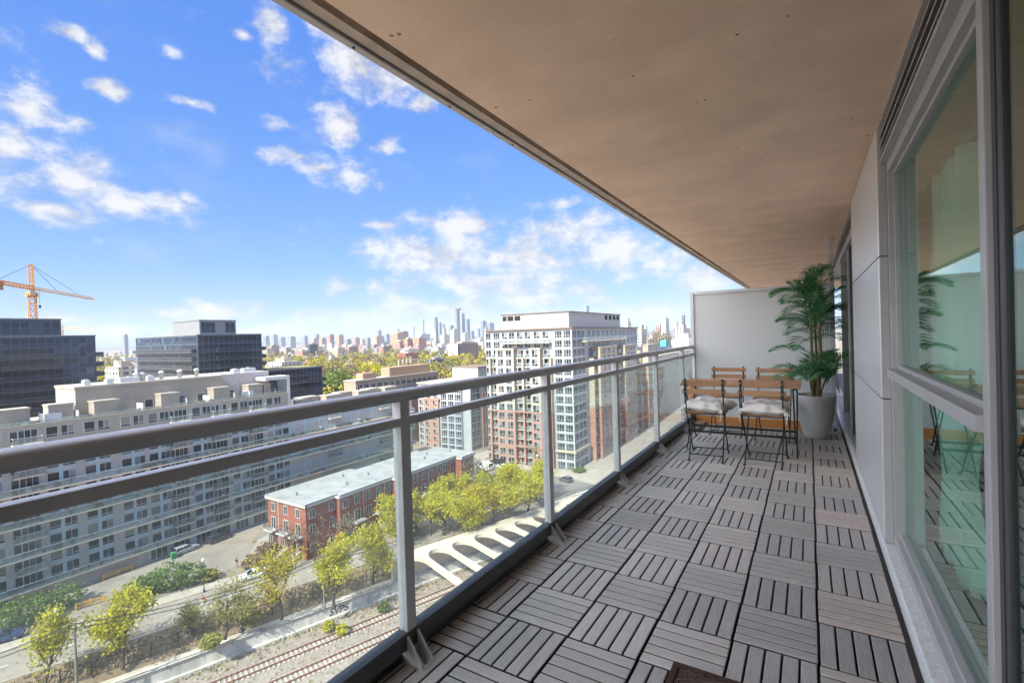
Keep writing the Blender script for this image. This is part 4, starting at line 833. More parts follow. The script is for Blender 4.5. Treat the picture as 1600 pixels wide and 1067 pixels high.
def bay(x0, x1, y0, y1, ztop):
    MB().box(x0, x1, y0, y1, lower, ztop).build('bay_wall', M_twc, tw); MB().box(x0-.02, x1+.02, y0-.02, y1, G, lower-.001).build('bay_base', M_pink, tw); MB().box(x0-.2, x1+.2, y0-.2, y1, ztop+.001, ztop+.45).build('bay_cornice', M_twc, tw)
bay(-83.6, -76.9, 124, 125.999, -3.0); bay(-71.1, -67.6, 124, 125.999, -3.0)
bay(-57.999, -55.5, 141.9, 157.5, -3.4); bay(-57.999, -55.5, 166, 179, -3.6); bay(-57.999, -55.5, 195, 211, -4.3)
for x in (-86.3, -73.98, -64.5): MB().box(x-.3, x+.3, 124.4, 125.999, lower, -5.6).build('pilaster', M_twc, tw); MB().box(x-.32, x+.32, 124.38, 125.999, G, lower-.001).build('pilaster', M_pink, tw)
for y in (138.6, 161.5, 187): MB().box(-57.999, -56.2, y-.3, y+.3, lower, -6).build('pilaster', M_twc, tw); MB().box(-57.999, -56.18, y-.32, y+.32, G, lower-.001).build('pilaster', M_pink, tw)
MB().box(-86.6, -64.2, 123.85, 123.95, lower-.3, lower+.15).box(-86.6, -64.2, 123.85, 123.95, -32.9, -32.5).build('string_course', M_pink, tw)
MB().box(-55.4, -55.3, 138.3, 211, lower-.3, lower+.15).box(-55.4, -55.3, 138.3, 211, -32.9, -32.5).build('string_course', M_pink, tw)
pk = Parts('salmon_pier', tw, [M_pink])
for x in (-87.2, -76.2, -71.5, -67.2, -64.9): pk.add('s', lambda: MB().box(-.35, .35, -.5, 0, 0, lower-G), x, 126-.002, G, SOUTH)
for y in (140.5, 159, 164.5, 181, 184): pk.add('s', None, -58+.002, y, G, EAST)
pk.done()
M_twfr = mat('tower_window_frame', (.43, .47, .48), .5); tws = Parts('window', tw, [M_twfr, M_glassfar]); twb = Parts('balcony', tw, [M_slabedge, M_guard, M_guardrail])
for k in range(15):
    z = TZ-.55-2.0-k*FH
    hi = z > -5.2
    S = lambda key, w_, c, x, y=126: tws.add(key, (lambda: win_mb(w_, 1.95, c, (.3,.7), .09)), x, y-.006, z, SOUTH)
    E_ = lambda key, w_, c, y, x=-58: tws.add(key, (lambda: win_mb(w_, 1.95, c, (.3,.7), .09)), x+.006, y, z, EAST)
    S('a', 1.9, 2, -87.55); S('c', 2.3, 3, -62.3); S('c', 2.3, 3, -59.4)
    if hi: S('c', 2.3, 3, -84.3)
    if z > -3.0:
        for x in (-81.3, -78.6, -75.6, -72.8, -69.6, -66.5): S('b', 2.0, 2, x)
    else:
        yb = 123.97 if z < lower else 124; S('b', 2.3, 2, -81.75, yb); S('b', 2.3, 2, -78.7, yb); S('b', 2.3, 2, -69.35, yb)
        for x in (-84.7, -75.5, -72.5, -66.2): S('d', 1.9, 2, x)
        for x, w_ in ((-84.75,1.9),(-75.5,2.1),(-72.4,2.0),(-66.1,2.1)): twb.add('b%g' % w_, (lambda w_=w_: balc_mb(w_, 1.3, .95, .18)), x, 125.997, z-.42, SOUTH)
    for y in (128.0, 131.2, 134.2): E_('c', 2.3, 3, y)
    if z > -3.4:
        for y in (139, 143, 147, 151, 155, 159.5, 164, 168.5, 173, 177.5, 182, 186.5): E_('c', 2.3, 3, y)
    else:
        for y in (145.2, 149.7, 154.2, 169.3, 173.0, 176.2, 198.5, 203, 207.5): E_('c', 2.3, 3, y, -55.47 if z < lower else -55.5)
        for y in (139.9, 160, 163.5, 182, 185, 191.5): E_('d', 1.9, 2, y) if (y < 189 or z < -7) else None
        for y, w_ in ((140.2,2.6),(159.8,2.8),(163.5,2.8),(182.5,3.2)): twb.add('e%g' % w_, (lambda w_=w_: balc_mb(w_, 1.5, .95, .18)), -57.997, y, z-.42, EAST)
twb.add('long', lambda: balc_mb(17.5, 2.0, 1.0, .25), -73.2, 125.997, -.85, SOUTH); twb.add('longe', lambda: balc_mb(38, 2.0, 1.0, .25), -57.997, 151.8, -.85, EAST)
for k in range(10):
    z = -12.3-k*FH
    for j in range(17): tws.add('w', lambda: win_mb(2.9, 1.95, 3, (.3,.7), .09), -57.59 if z < lower-3 else -58, 215+j*5.6, z, EAST)
tws.done(); twb.done()
MB().box(-64, -57.3, 125.3, 137, -33.6, -32.9).build('entrance_canopy', M_twc, tw); cg = Parts('corner_fin', tw, [M_whitefr])
for k in range(16): cg.add('f', lambda: MB().box(-3.1, 3.1, -.12, 0, -.12, .12), -61, 126-.001, TZ-.25-k*FH, SOUTH); cg.add('g', lambda: MB().box(-5, 5, -.12, 0, -.12, .12), -58+.001, 131, TZ-.25-k*FH, EAST)
cg.add('c', lambda: MB().box(-.15, .15, -.15, .15, 0, TZ-G), -58, 126, G); cg.done()
# ------------------------------------------------------------------ pink and glass building beside the tower
pb = thing('condo_block', 'pink brick and blue glass condominium block behind the townhouse roof end', 'building', (-112, 145, G))
M_blueg = mat('blue_grey_panel', (.34, .42, .47), .5); M_dkbrick = mat('dark_pink_brick', (.36, .20, .155), .85, var=.1)
MB().box(-125, -100.4, 132.3, 160, G, -15.6).build('main_wall', M_tw, pb); MB().box(-125.4, -100, 131.9, 160.4, -15.6, -15.1).build('parapet', M_twc, pb); MB().box(-113.5, -101.6, 139, 151, -15.098, -9.8).build('roof_box', M_pent, pb); MB().box(-113.7, -101.4, 138.8, 151.2, -9.799, -9.5).build('roof_box_cap', M_brown, pb)
MB().box(-121.5, -114.5, 131.6, 132.299, G, -21.3).build('brick_bay', M_pink, pb); MB().box(-121.9, -114.1, 131.4, 132.298, -21.3, -20.8).build('string_course', M_pink, pb)
MB().box(-113, -103.8, 131.3, 132.297, G, -15.7).build('glass_bay', M_blueg, pb); MB().box(-100.399, -99.9, 139, 160, G, -19).build('brick_face', M_dkbrick, pb); MB().box(-103.7, -99.88, 131.8, 138.9, G, -20).build('brick_corner', M_pink, pb) if 0 else None
pw = Parts('window', pb, [M_whitefr, M_glassfar]); 
for k in range(9):
    z = -18.1-k*2.62
    for x in (-123.4,): pw.add('a', lambda: win_mb(1.9, 1.8, 2, (.3,.7), .09), x, 132.29, z, SOUTH)
    for x in (-119.8, -116.2): pw.add('a', None, x, 131.594 if z < -21.5 else 132.29, z, SOUTH)
    for x in (-111.7, -108.4, -105.2): pw.add('b', lambda: win_mb(2.6, 2.1, 3, (.3,.7), .1), x, 131.294, z-.15, SOUTH)
    for y in (134, 136.6): pw.add('b', None, -100.39, y, z-.15, EAST)
    for y in (142, 146.5, 151, 155.5): pw.add('a', None, -99.895 if z < -19 else -100.39, y, z, EAST)
pw.done()
bb = thing('brick_block', 'dark brown brick block squeezed between the grey apartments and the pink block', 'building', (-138, 150, G))
MB().box(-150, -126.5, 138, 165, G, -17).build('main_wall', mat('brown_brick', (.20,.13,.10), .85, var=.12), bb); w2 = Parts('window', bb, [M_whitefr, M_glassfar])
for k in range(7):
    for y in (140.5, 144, 147.5, 151): w2.add('a', lambda: win_mb(1.5,1.5,2,(1,),.08), -126.49, y, -19.5-k*2.7, EAST)
w2.done()
# tan apartment slab behind the grey block
tn = thing('tan_apartment_slab', 'long tan brick apartment slab with orange roof boxes behind the grey block', 'building', (-138, 124, G))
M_tan = mat('tan_brick', (.36, .28, .215), .85, var=.08, scale=.5); M_orb = mat('orange_brick', (.40, .265, .18), .85, var=.08)
MB().box(-136, -130, 107.5, 150, G, -12.7).build('main_wall', M_tan, tn); MB().box(-136.2, -129.8, 107.3, 150.2, -12.7, -12.2).build('parapet', M_roofgr, tn); MB().box(-135, -131.5, 112, 118, -12.2, -10.2).build('roof_box', M_orb, tn); MB().box(-135.5, -131, 124, 146, -12.2, -9.0).build('roof_box', M_orb, tn)
w3 = Parts('window', tn, [M_whitefr, M_glassfar]); 
for k in range(2):
    for j in range(14): w3.add('a', lambda: win_mb(1.9,1.6,2,(1,),.1), -129.99, 109.2+j*2.95, -15.4-k*2.8, EAST)
w3.done(); ch_ = Parts('chimney', tn, [M_walk])
for y in (133, 135.2, 137.4, 139.6): ch_.add('c', lambda: MB().box(-.35,.35,-.35,.35,0,2.4), -135, y, -9.0)
ch_.done()
# ------------------------------------------------------------------ dark glass buildings at left
M_dk = mat('dark_blue_panel', (.055, .075, .105), .35, var=.1, scale=.3, spec=.6); M_dkslab = mat('dark_slab', (.10, .11, .125), .7); M_dkgrey = mat('grey_metal_panel', (.24, .25, .255), .5, var=.06, scale=.5); M_greenrf = mat('green_roof', (.20, .20, .08), .95, var=.3, scale=.3); M_dkfr = mat('steel_blue_frame', (.16, .20, .26), .5)
M_guardd = clear_glass('dark_guard_glass', (.40, .46, .52), dust=.25, dustcol=(.24, .27, .32))
def dark_block(t, x0, x1, y0, y1, ztop, zlow, left=False, right=True, seed=0, stubs=True):
    MB().box(x0, x1, y0, y1, G, ztop).build('main_wall', M_dk, t); MB().box(x0-.15, x1+.15, y0-.15, y1+.15, ztop+.001, ztop+.3).build('roof_edge', M_dkgrey, t)
    W = Parts('window', t, [M_dkfr, M_glassdark]); Bk = Parts('balcony', t, [M_dkslab, M_guardd, M_dkfr]); r = random.Random(seed)
    k = 0; z = ztop-2.75
    while z > zlow:
        if right:
            y = y0+1.0; L = y1-y0
            while y < y1-.9: W.add('e', lambda: win_mb(1.62, 2.35, 1, (.32,.68), .045), x1+.004, y, z, EAST); y += 1.72
            if k: Bk.add('r%.1f' % L, lambda: balc_mb(L*.52, 1.5, 1.05, .22), x1+.003, y0+L*.52, z-.2, EAST)
        if left:
            x = x0+1.0; L2 = x1-x0
            while x < x1-.9: W.add('s', lambda: win_mb(1.62, 2.35, 1, (.32,.68), .045), x, y0-.004, z, SOUTH); x += 1.72
            if k: Bk.add('l%.1f' % L2, lambda: balc_mb(L2*.96, 1.6, 1.05, .25), x0+L2*.5, y0-.003, z-.2, SOUTH)
        if k and stubs: Bk.add('n', lambda: balc_mb(3.6, 2.0, 1.05, .25), x1-2.2, y1+.003, z-.2, math.pi)
        z -= 2.9; k += 1
    W.done(); Bk.done()
A = thing('dark_glass_block', 'dark blue glass apartment block below the tower crane at the far left', 'building', (-188, 38, G))
dark_block(A, -200, -178, 18, 53, 5.06, -17, seed=1); MB().box(-199, -179.2, 32.6, 45.8, 5.37, 9.8).build('penthouse', M_dk, A); MB().box(-199.2, -179, 32.4, 46, 9.801, 10.1).build('penthouse_cap', M_dkgrey, A); MB().box(-179.19, -178.9, 32.6, 33.3, 5.38, 9.75).build('penthouse_trim', M_paleblue, A)
pw = Parts('penthouse_window', A, [M_dkfr, M_glassdark]); [pw.add('p', lambda: win_mb(1.6, 3.2, 1, (.5,.5), .05), -179.195, y, 5.8, EAST) for y in (34.8,36.6,38.4,42.9,44.6)]; pw.done()
MB().box(-182, -178-.0+4, 18, 45, -8.6, -8.3).build('podium_edge', M_dkgrey, A) if 0 else None
Bb = thing('dark_glass_block', 'dark grey and blue glass block with long balconies, nearer the yellow trees', 'building', (-200, 92, G))
dark_block(Bb, -227, -178, 80.74, 103.5, 4.9, -14, left=True, seed=2); MB().box(-199.5, -180, 82.5, 95, 5.21, 10.1).build('penthouse', M_dkgrey, Bb); MB().box(-199.7, -179.8, 82.3, 95.2, 10.101, 10.35).build('penthouse_cap', M_dkgrey, Bb)
pw = Parts('penthouse_window', Bb, [M_dkfr, M_glassdark]); [pw.add('p', lambda: win_mb(1.5, 3.6, 1, (.5,.5), .05), -179.995, y, 5.8, EAST) for y in (83.7,85.3,86.9,92.0,93.8)]; pw.done()
Cb = thing('dark_glass_block', 'low dark glass wing with a green roof to the right of the larger dark block', 'building', (-186, 117, G))
dark_block(Cb, -196, -178, 103.6, 130, -9.4, -20, seed=3); MB().box(-195.5, -178.5, 104, 129.5, -9.098, -8.95).build('green_roof', M_greenrf, Cb)
# ------------------------------------------------------------------ cranes
M_crane = mat('crane_yellow', (.62, .26, .03), .55, var=.1); M_cranep = mat('crane_pale', (.62, .47, .33), .6); M_cw = mat('counterweight', (.35,.20,.09), .8)
def truss(m, p, q, w, n, r, tri=False):
    p, q = Vector(p), Vector(q); t = (q-p).normalized(); a = t.cross(Vector((0,0,1))); a = a.normalized() if a.length > .1 else Vector((1,0,0)); b = a.cross(t)
    offs = [(-1,-1),(1,-1),(1,1),(-1,1)] if not tri else [(-1,-.8),(1,-.8),(0,1)]
    offs = [a*x*w/2+b*y*w/2 for x, y in offs]; k = len(offs)
    for o in offs: m.tube([p+o, q+o], r, 5)
    for i in range(n):
        f0 = p+(q-p)*(i/n); f1 = p+(q-p)*((i+1)/n)
        for j in range(k): m.tube([f0+offs[j], f1+offs[(j+1)%k]], r*.65, 4, cap=False); m.tube([f1+offs[j], f1+offs[(j+1)%k]], r*.65, 4, cap=False)
cb_ = at_depth(51.5, 500, 240); cr = thing('tower_crane', 'yellow tower crane with a long pale jib standing behind the dark left block', 'crane', (cb_.x, cb_.y, G))
cz = at_depth(51, 450, 240).z; pt_ = at_depth(49.5, 414, 240).z; jr = at_depth(146, 460, 300); jl = at_depth(-12, 429, 212)
mz = cz-4.5; m = MB(); truss(m, (cb_.x, cb_.y, G), (cb_.x, cb_.y, mz), 2.6, 22, .22); m.build('mast', M_crane, cr)
m = MB(); m.box(cb_.x-2, cb_.x+2, cb_.y-2, cb_.y+2, mz, mz+1.0); m.lathe([(1.9,0),(2.2,.3),(2.2,1.2),(1.6,1.4)], 14, 0, (cb_.x, cb_.y, mz+1)); m.build('slewing_ring', M_crane, cr)
m = MB(); truss(m, (cb_.x, cb_.y, mz+2.2), (cb_.x, cb_.y, pt_), 1.7, 7, .2, True); m.build('tower_peak', M_crane, cr)
jd = (Vector((jr.x-cb_.x, jr.y-cb_.y, 0))); m = MB(); truss(m, (cb_.x, cb_.y, cz), (jr.x, jr.y, cz), 1.5, 34, .18, True); m.build('jib', M_cranep, cr)
m = MB(); truss(m, (cb_.x, cb_.y, cz), (jl.x, jl.y, cz), 1.5, 10, .2); m.build('counter_jib', M_crane, cr)
m = MB(); d_ = (Vector((jl.x, jl.y, 0))-Vector((cb_.x, cb_.y, 0))).normalized(); c = Vector((jl.x, jl.y, cz))-d_*4.2; m.bar(c-d_*1.8-Vector((0,0,1.6)), c+d_*1.8-Vector((0,0,1.6)), 1.4, 3.6); m.build('counterweight', M_cw, cr)
pk_ = Vector((cb_.x, cb_.y, pt_)); j0 = Vector((cb_.x, cb_.y, cz+.8)); j1 = Vector((jr.x, jr.y, cz+.8)); j2 = Vector((jl.x, jl.y, cz+.8))
m = MB(); m.tube([pk_, j0.lerp(j1, .72)], .09, 4).tube([pk_, j0.lerp(j1, .36)], .09, 4).tube([pk_, j0.lerp(j2, .9)], .09, 4); m.build('tie_cable', M_fence, cr)
cp = at_depth(63, 475, 240); m = MB(); m.box(cb_.x+1.2, cb_.x+2.8, cb_.y-1.4, cb_.y+.6, mz+.6, mz+2.7); m.build('cab', M_cranep, cr)
m = MB(); hk = j0.lerp(j1, .1); m.tube([hk, hk-Vector((0,0,9))], .07, 4).box(hk.x-.4, hk.x+.4, hk.y-.4, hk.y+.4, hk.z-10.4, hk.z-9); m.build('hook_block', M_fence, cr)
c2 = thing('tower_crane', 'small distant pale crane whose jib shows just right of the left dark block', 'crane', tuple(at_z(92, 620, G)) if 0 else tuple(Vector((*at_depth(96, 514, 520)[:2], G))))
q0 = at_depth(96, 513.5, 520); q1 = at_depth(137, 512.5, 520); m = MB(); truss(m, (q0.x,q0.y,q0.z), (q1.x,q1.y,q0.z), 1.8, 18, .25, True); m.build('jib', M_cranep, c2); m = MB(); truss(m, (q0.x,q0.y,G), (q0.x,q0.y,q0.z+4), 2.4, 24, .25); m.build('mast', M_cranep, c2)
# ------------------------------------------------------------------ trees near the street
def z_at(x, y, py):            # height over (x, y) that projects to image row py
    lo, hi = -45.0, 60.0
    for _ in range(40):
        m = (lo+hi)/2; d = Vector((x, y, m))-CAM; v = 533.5-FPX*(d.dot(CU)/d.dot(CF))
        if v > py: lo = m
        else: hi = m
    return lo
LEAF = {'yellow': [(.36,.34,.02),(.50,.45,.03),(.42,.42,.03),(.58,.50,.04)], 'gold': [(.42,.37,.03),(.54,.46,.04),(.46,.36,.05),(.58,.50,.05)], 'olive': [(.26,.26,.05),(.33,.31,.07),(.40,.35,.10)], 'green': [(.10,.16,.035),(.14,.22,.045),(.19,.26,.06)], 'grey': [(.22,.22,.12),(.27,.25,.15),(.20,.17,.12)], 'brown': [(.24,.165,.10),(.31,.21,.145),(.21,.15,.10)]}
M_LEAF = {k: ramp_mat('leaf_'+k, v, .7, 'island', translucent=True) for k, v in LEAF.items()}
M_bark = mat('tree_bark', (.085, .065, .05), .9, var=.3, scale=4)
def tree_mb(seed, h, spread, leaf, leaves, lsize, droop=0):
    r = random.Random(seed); tr_ = MB(); cr_ = MB(); tips = []
    def limb(p, d, L, rad_, depth):
        n = 4; pts = [p]; rs = [rad_]; q = p.copy()
        for i in range(n): d = (d+Vector((r.uniform(-.22,.22), r.uniform(-.22,.22), r.uniform(-.05,.16)))).normalized(); q = q+d*(L/n); pts.append(q.copy()); rs.append(rad_*(1-.6*(i+1)/n))
        tr_.tube(pts, rs, 6 if depth < 2 else 4, cap=False)
        if depth >= 1: tips.extend([(pts[2], L), (pts[3], L), (pts[4], L)])
        if depth < 3:
            for k in range(r.choice((3,4)) if depth else 6):
                t = r.uniform(.35, 1); b = pts[min(n, int(t*n)+0)]; a = r.uniform(0, 6.283); up = r.uniform(.15, .9)
                nd = (d*.55+Vector((math.cos(a), math.sin(a), up))*.75).normalized(); limb(b, nd, L*r.uniform(.5,.72), max(.012, rs[min(n, int(t*n))]*.6), depth+1)
    limb(Vector((0,0,-.3)), Vector((r.uniform(-.06,.06), r.uniform(-.06,.06), 1)), h*.52, h*.018+.03, 0)
    zs = [t[0].z for t in tips]; zmin = h*.22
    tips = [t for t in tips if t[0].z > zmin] or tips
    mx = max(t[0].z for t in tips); k = h/mx; rr = max(max(abs(t[0].x), abs(t[0].y)) for t in tips); kx = spread/rr
    def sc(p): return Vector((p[0]*kx if abs(p[0]) > 0 else 0, p[1]*kx, p[2]*k))
    tr_.v = [tuple(sc(p)) for p in tr_.v]
    for i in range(leaves):
        p, L = r.choice(tips); s_ = L*.30+.15
        c = sc(p)+Vector((r.gauss(0, s_), r.gauss(0, s_), r.gauss(0, s_*.8)-droop*abs(r.gauss(0,1))))
        u = Vector((r.gauss(0,1), r.gauss(0,1), r.gauss(0,1))).normalized(); v = u.orthogonal().normalized(); w2 = Vector((r.gauss(0,1), r.gauss(0,1), r.gauss(0,.6)+.5)).normalized(); v = u.cross(w2).normalized() if u.cross(w2).length > .1 else v
        e = lsize*r.uniform(.6, 1.4); cr_.add([c-u*e*.5, c+v*e*.35, c+u*e*.5, c-v*e*.35], [(0,1,2,3)])
    return tr_, cr_
TREES = []
def plant_tree(name, label, cat, x, y, z, h, spread, leaf, seed, leaves=1500, lsize=.42, group=None, droop=0):
    t = thing(name, label, cat, (x, y, z), 0, group); a_, b2 = tree_mb(seed, h, spread, leaf, leaves, lsize, droop)
    a_.build('trunk', M_bark, t, world=False); b2.build('crown', M_LEAF[leaf], t, world=False); return t
specs = [((70,1080),955,3.4,'yellow',1500,.40,'yellow green street tree at the bottom left corner beside the pole'), ((192,1042),925,4.2,'yellow',2600,.42,'largest yellow green street tree left of the orange walker'), ((300,1000),945,3.0,'olive',700,.34,'thin olive street tree right of the largest yellow green tree'),
 ((378,985),915,3.0,'olive',900,.34,'sparse double trunk olive tree below the white car'), ((352,996),905,3.2,'olive',500,.34,'sparse olive tree hiding the front of the white car') , ((440,965),852,3.1,'gold',1700,.38,'golden street tree in front of the townhouse left end'), ((522,948),838,3.6,'yellow',2300,.40,'bright yellow green tree left of the strutted wall'), ((583,910),812,4.4,'yellow',2600,.42,'wide yellow green tree right before the strutted wall')]
for i, (b, ty, sp_, lf, nl, ls, lab) in enumerate(specs):
    p = at_z(b[0], b[1]-2, -40.3); z0 = -40.35; h = z_at(p.x, p.y, ty)-z0; plant_tree('street_tree', lab, 'tree', p.x, p.y, z0, h, sp_, lf, 20+i, int(nl*1.6), ls*.85, 'street trees along the railway')
back = [((640,795),'yellow','yellow green tree directly behind the nearest railing post'), ((672,800),'yellow','first yellow green tree behind the strutted wall, right of the nearest railing post'), ((700,775),'yellow','yellow green tree behind the strutted wall below the townhouse end'), ((735,785),'olive','olive green tree behind the strutted wall in front of its yellow neighbours'), ((770,765),'yellow','tallest yellow green tree behind the strutted wall below the dark parked cars'), ((805,762),'yellow','yellow green tree behind the strutted wall below the dark car with a trailer'), ((838,750),'yellow','last yellow green tree behind the strutted wall beside the second railing post'), ((622,812),'yellow','yellow green tree left of the nearest railing post behind the wall end'), ((690,800),'yellow','low yellow green tree leaning over the left part of the strutted wall'), ((725,800),'yellow','low yellow green tree over the middle of the strutted wall'), ((752,795),'gold','golden green tree over the middle of the strutted wall, right of the low one'), ((790,785),'yellow','low yellow green tree over the right part of the strutted wall'), ((822,772),'yellow','low yellow green tree over the wall just left of the second post')]
for i, (c, lf, lab) in enumerate(back):
    p = at_z(c[0], c[1], -34.0); z0 = G; h = z_at(p.x, p.y, c[1]-34)-z0; plant_tree('street_tree', lab, 'tree', p.x, p.y, z0, max(6, h), 4.9, lf, 50+i, 4600, .38, 'street trees along the railway')
for i, (bx, by, ty, sp_, lf, nl, lab) in enumerate([(745,783,716,3.6,'grey',1300,'grey green airy tree at the right end of the brick townhouses'), (462,886,812,2.4,'brown',260,'bare brown tree against the brick townhouse corner'), (492,878,806,2.6,'brown',320,'bare reddish brown tree in front of the townhouse wall'), (545,868,800,2.6,'grey',500,'small grey green tree at the townhouse front steps'),
    (805,722,668,2.6,'olive',500,'thin tree on the far sidewalk at the left end of the tower base'), (767,716,660,3.0,'grey',600,'thin grey tree between the pink block and the tower'), (841,729,694,2.6,'olive',500,'young tree by the salmon tower wall above the black car')]):
    p = at_z(bx, by, G); h = z_at(p.x, p.y, ty)-G; plant_tree('street_tree', lab, 'tree', p.x, p.y, G, h, sp_, lf, 80+i, nl, .32)
def bush(label, x, y, rx, rz, lf, seed, z=G, n=900, name='bush', group=None):
    r = random.Random(seed); t = thing(name, label, 'bush', (x, y, z), 0, group); m = MB()
    for i in range(n):
        d = Vector((r.gauss(0,1), r.gauss(0,1), r.gauss(0,1))).normalized()*r.uniform(.45,1.0)**.5; lump = 1+.22*math.sin(d.x*5+seed)*math.cos(d.y*4+d.z*5)
        c = Vector((d.x*rx*lump, d.y*rx*lump, rz*(.95+d.z*.95)*lump)); u = Vector((r.gauss(0,1), r.gauss(0,1), r.gauss(0,1))).normalized(); v = u.orthogonal().normalized(); e = r.uniform(.25,.5)
        m.add([c-u*e*.5, c+v*e*.35, c+u*e*.5, c-v*e*.35], [(0,1,2,3)])
    s = MB()
    for k in range(5): a = k*1.257+seed; s.tube([(0,0,-.1),(math.cos(a)*rx*.3, math.sin(a)*rx*.3, rz*.9)], [.05,.02], 5)
    m.build('foliage', M_LEAF[lf], t, world=False); s.build('stems', M_bark, t, world=False)
for i, (bx, by, rx, rz, lf, lab) in enumerate([(8,985,2.8,2.0,'green','dense green bush at the far left edge beside the grey block'), (40,975,2.8,2.1,'green','dense green bush second from the left edge by the grey block'), (75,962,2.5,1.8,'green','round green bush behind the white globe lamp'), (103,948,2.3,1.7,'green','low green bush at the right end of the left hedge'),
   (218,930,2.2,1.4,'green','low dark bush at the left end of the parking lane island'), (240,925,2.3,1.7,'green','green bush on the parking lane island behind the large yellow tree'), (268,920,2.6,2.3,'green','tallest green bush on the parking lane island'), (298,912,2.3,1.8,'green','green bush beside the black lamp post on the island'), (325,905,1.7,.8,'olive','low olive shrub at the pointed tip of the island'),
   (395,885,1.8,1.0,'brown','low reddish shrub on the corner lawn by the townhouse steps'), (418,868,2.0,1.2,'brown','reddish brown shrub below the townhouse steps'), (640,835,1.8,1.2,'green','dark green shrub at the townhouse front near the nearest post'), (735,790,2.0,1.1,'grey','grey green shrub under the airy tree'), (905,737,2.2,.6,'green','trimmed green hedge at the tower entrance'), (395,975,1.5,.9,'olive','weedy olive shrub on the bank above the rails'), (330,1010,1.4,.8,'olive','weedy shrub on the dry bank left of the graffiti')]):
    zb_ = -40.2 if 'bank' in lab else G; p = at_z(bx, by, zb_); bush(lab, p.x, p.y, rx, rz, lf, 200+i, zb_)
for i, (bx, by, lab) in enumerate([(513,985,'yellowish weed bush growing at the foot of the stained wall'), (600,955,'small green weed bush on the gravel by the stained wall'), (535,990,'yellow green weed bush on the gravel left of the graffiti')]):
    p = at_z(bx, by, -43.4); bush(lab, p.x, p.y, .9, .8, 'yellow' if i != 1 else 'green', 240+i, -43.5, 350)
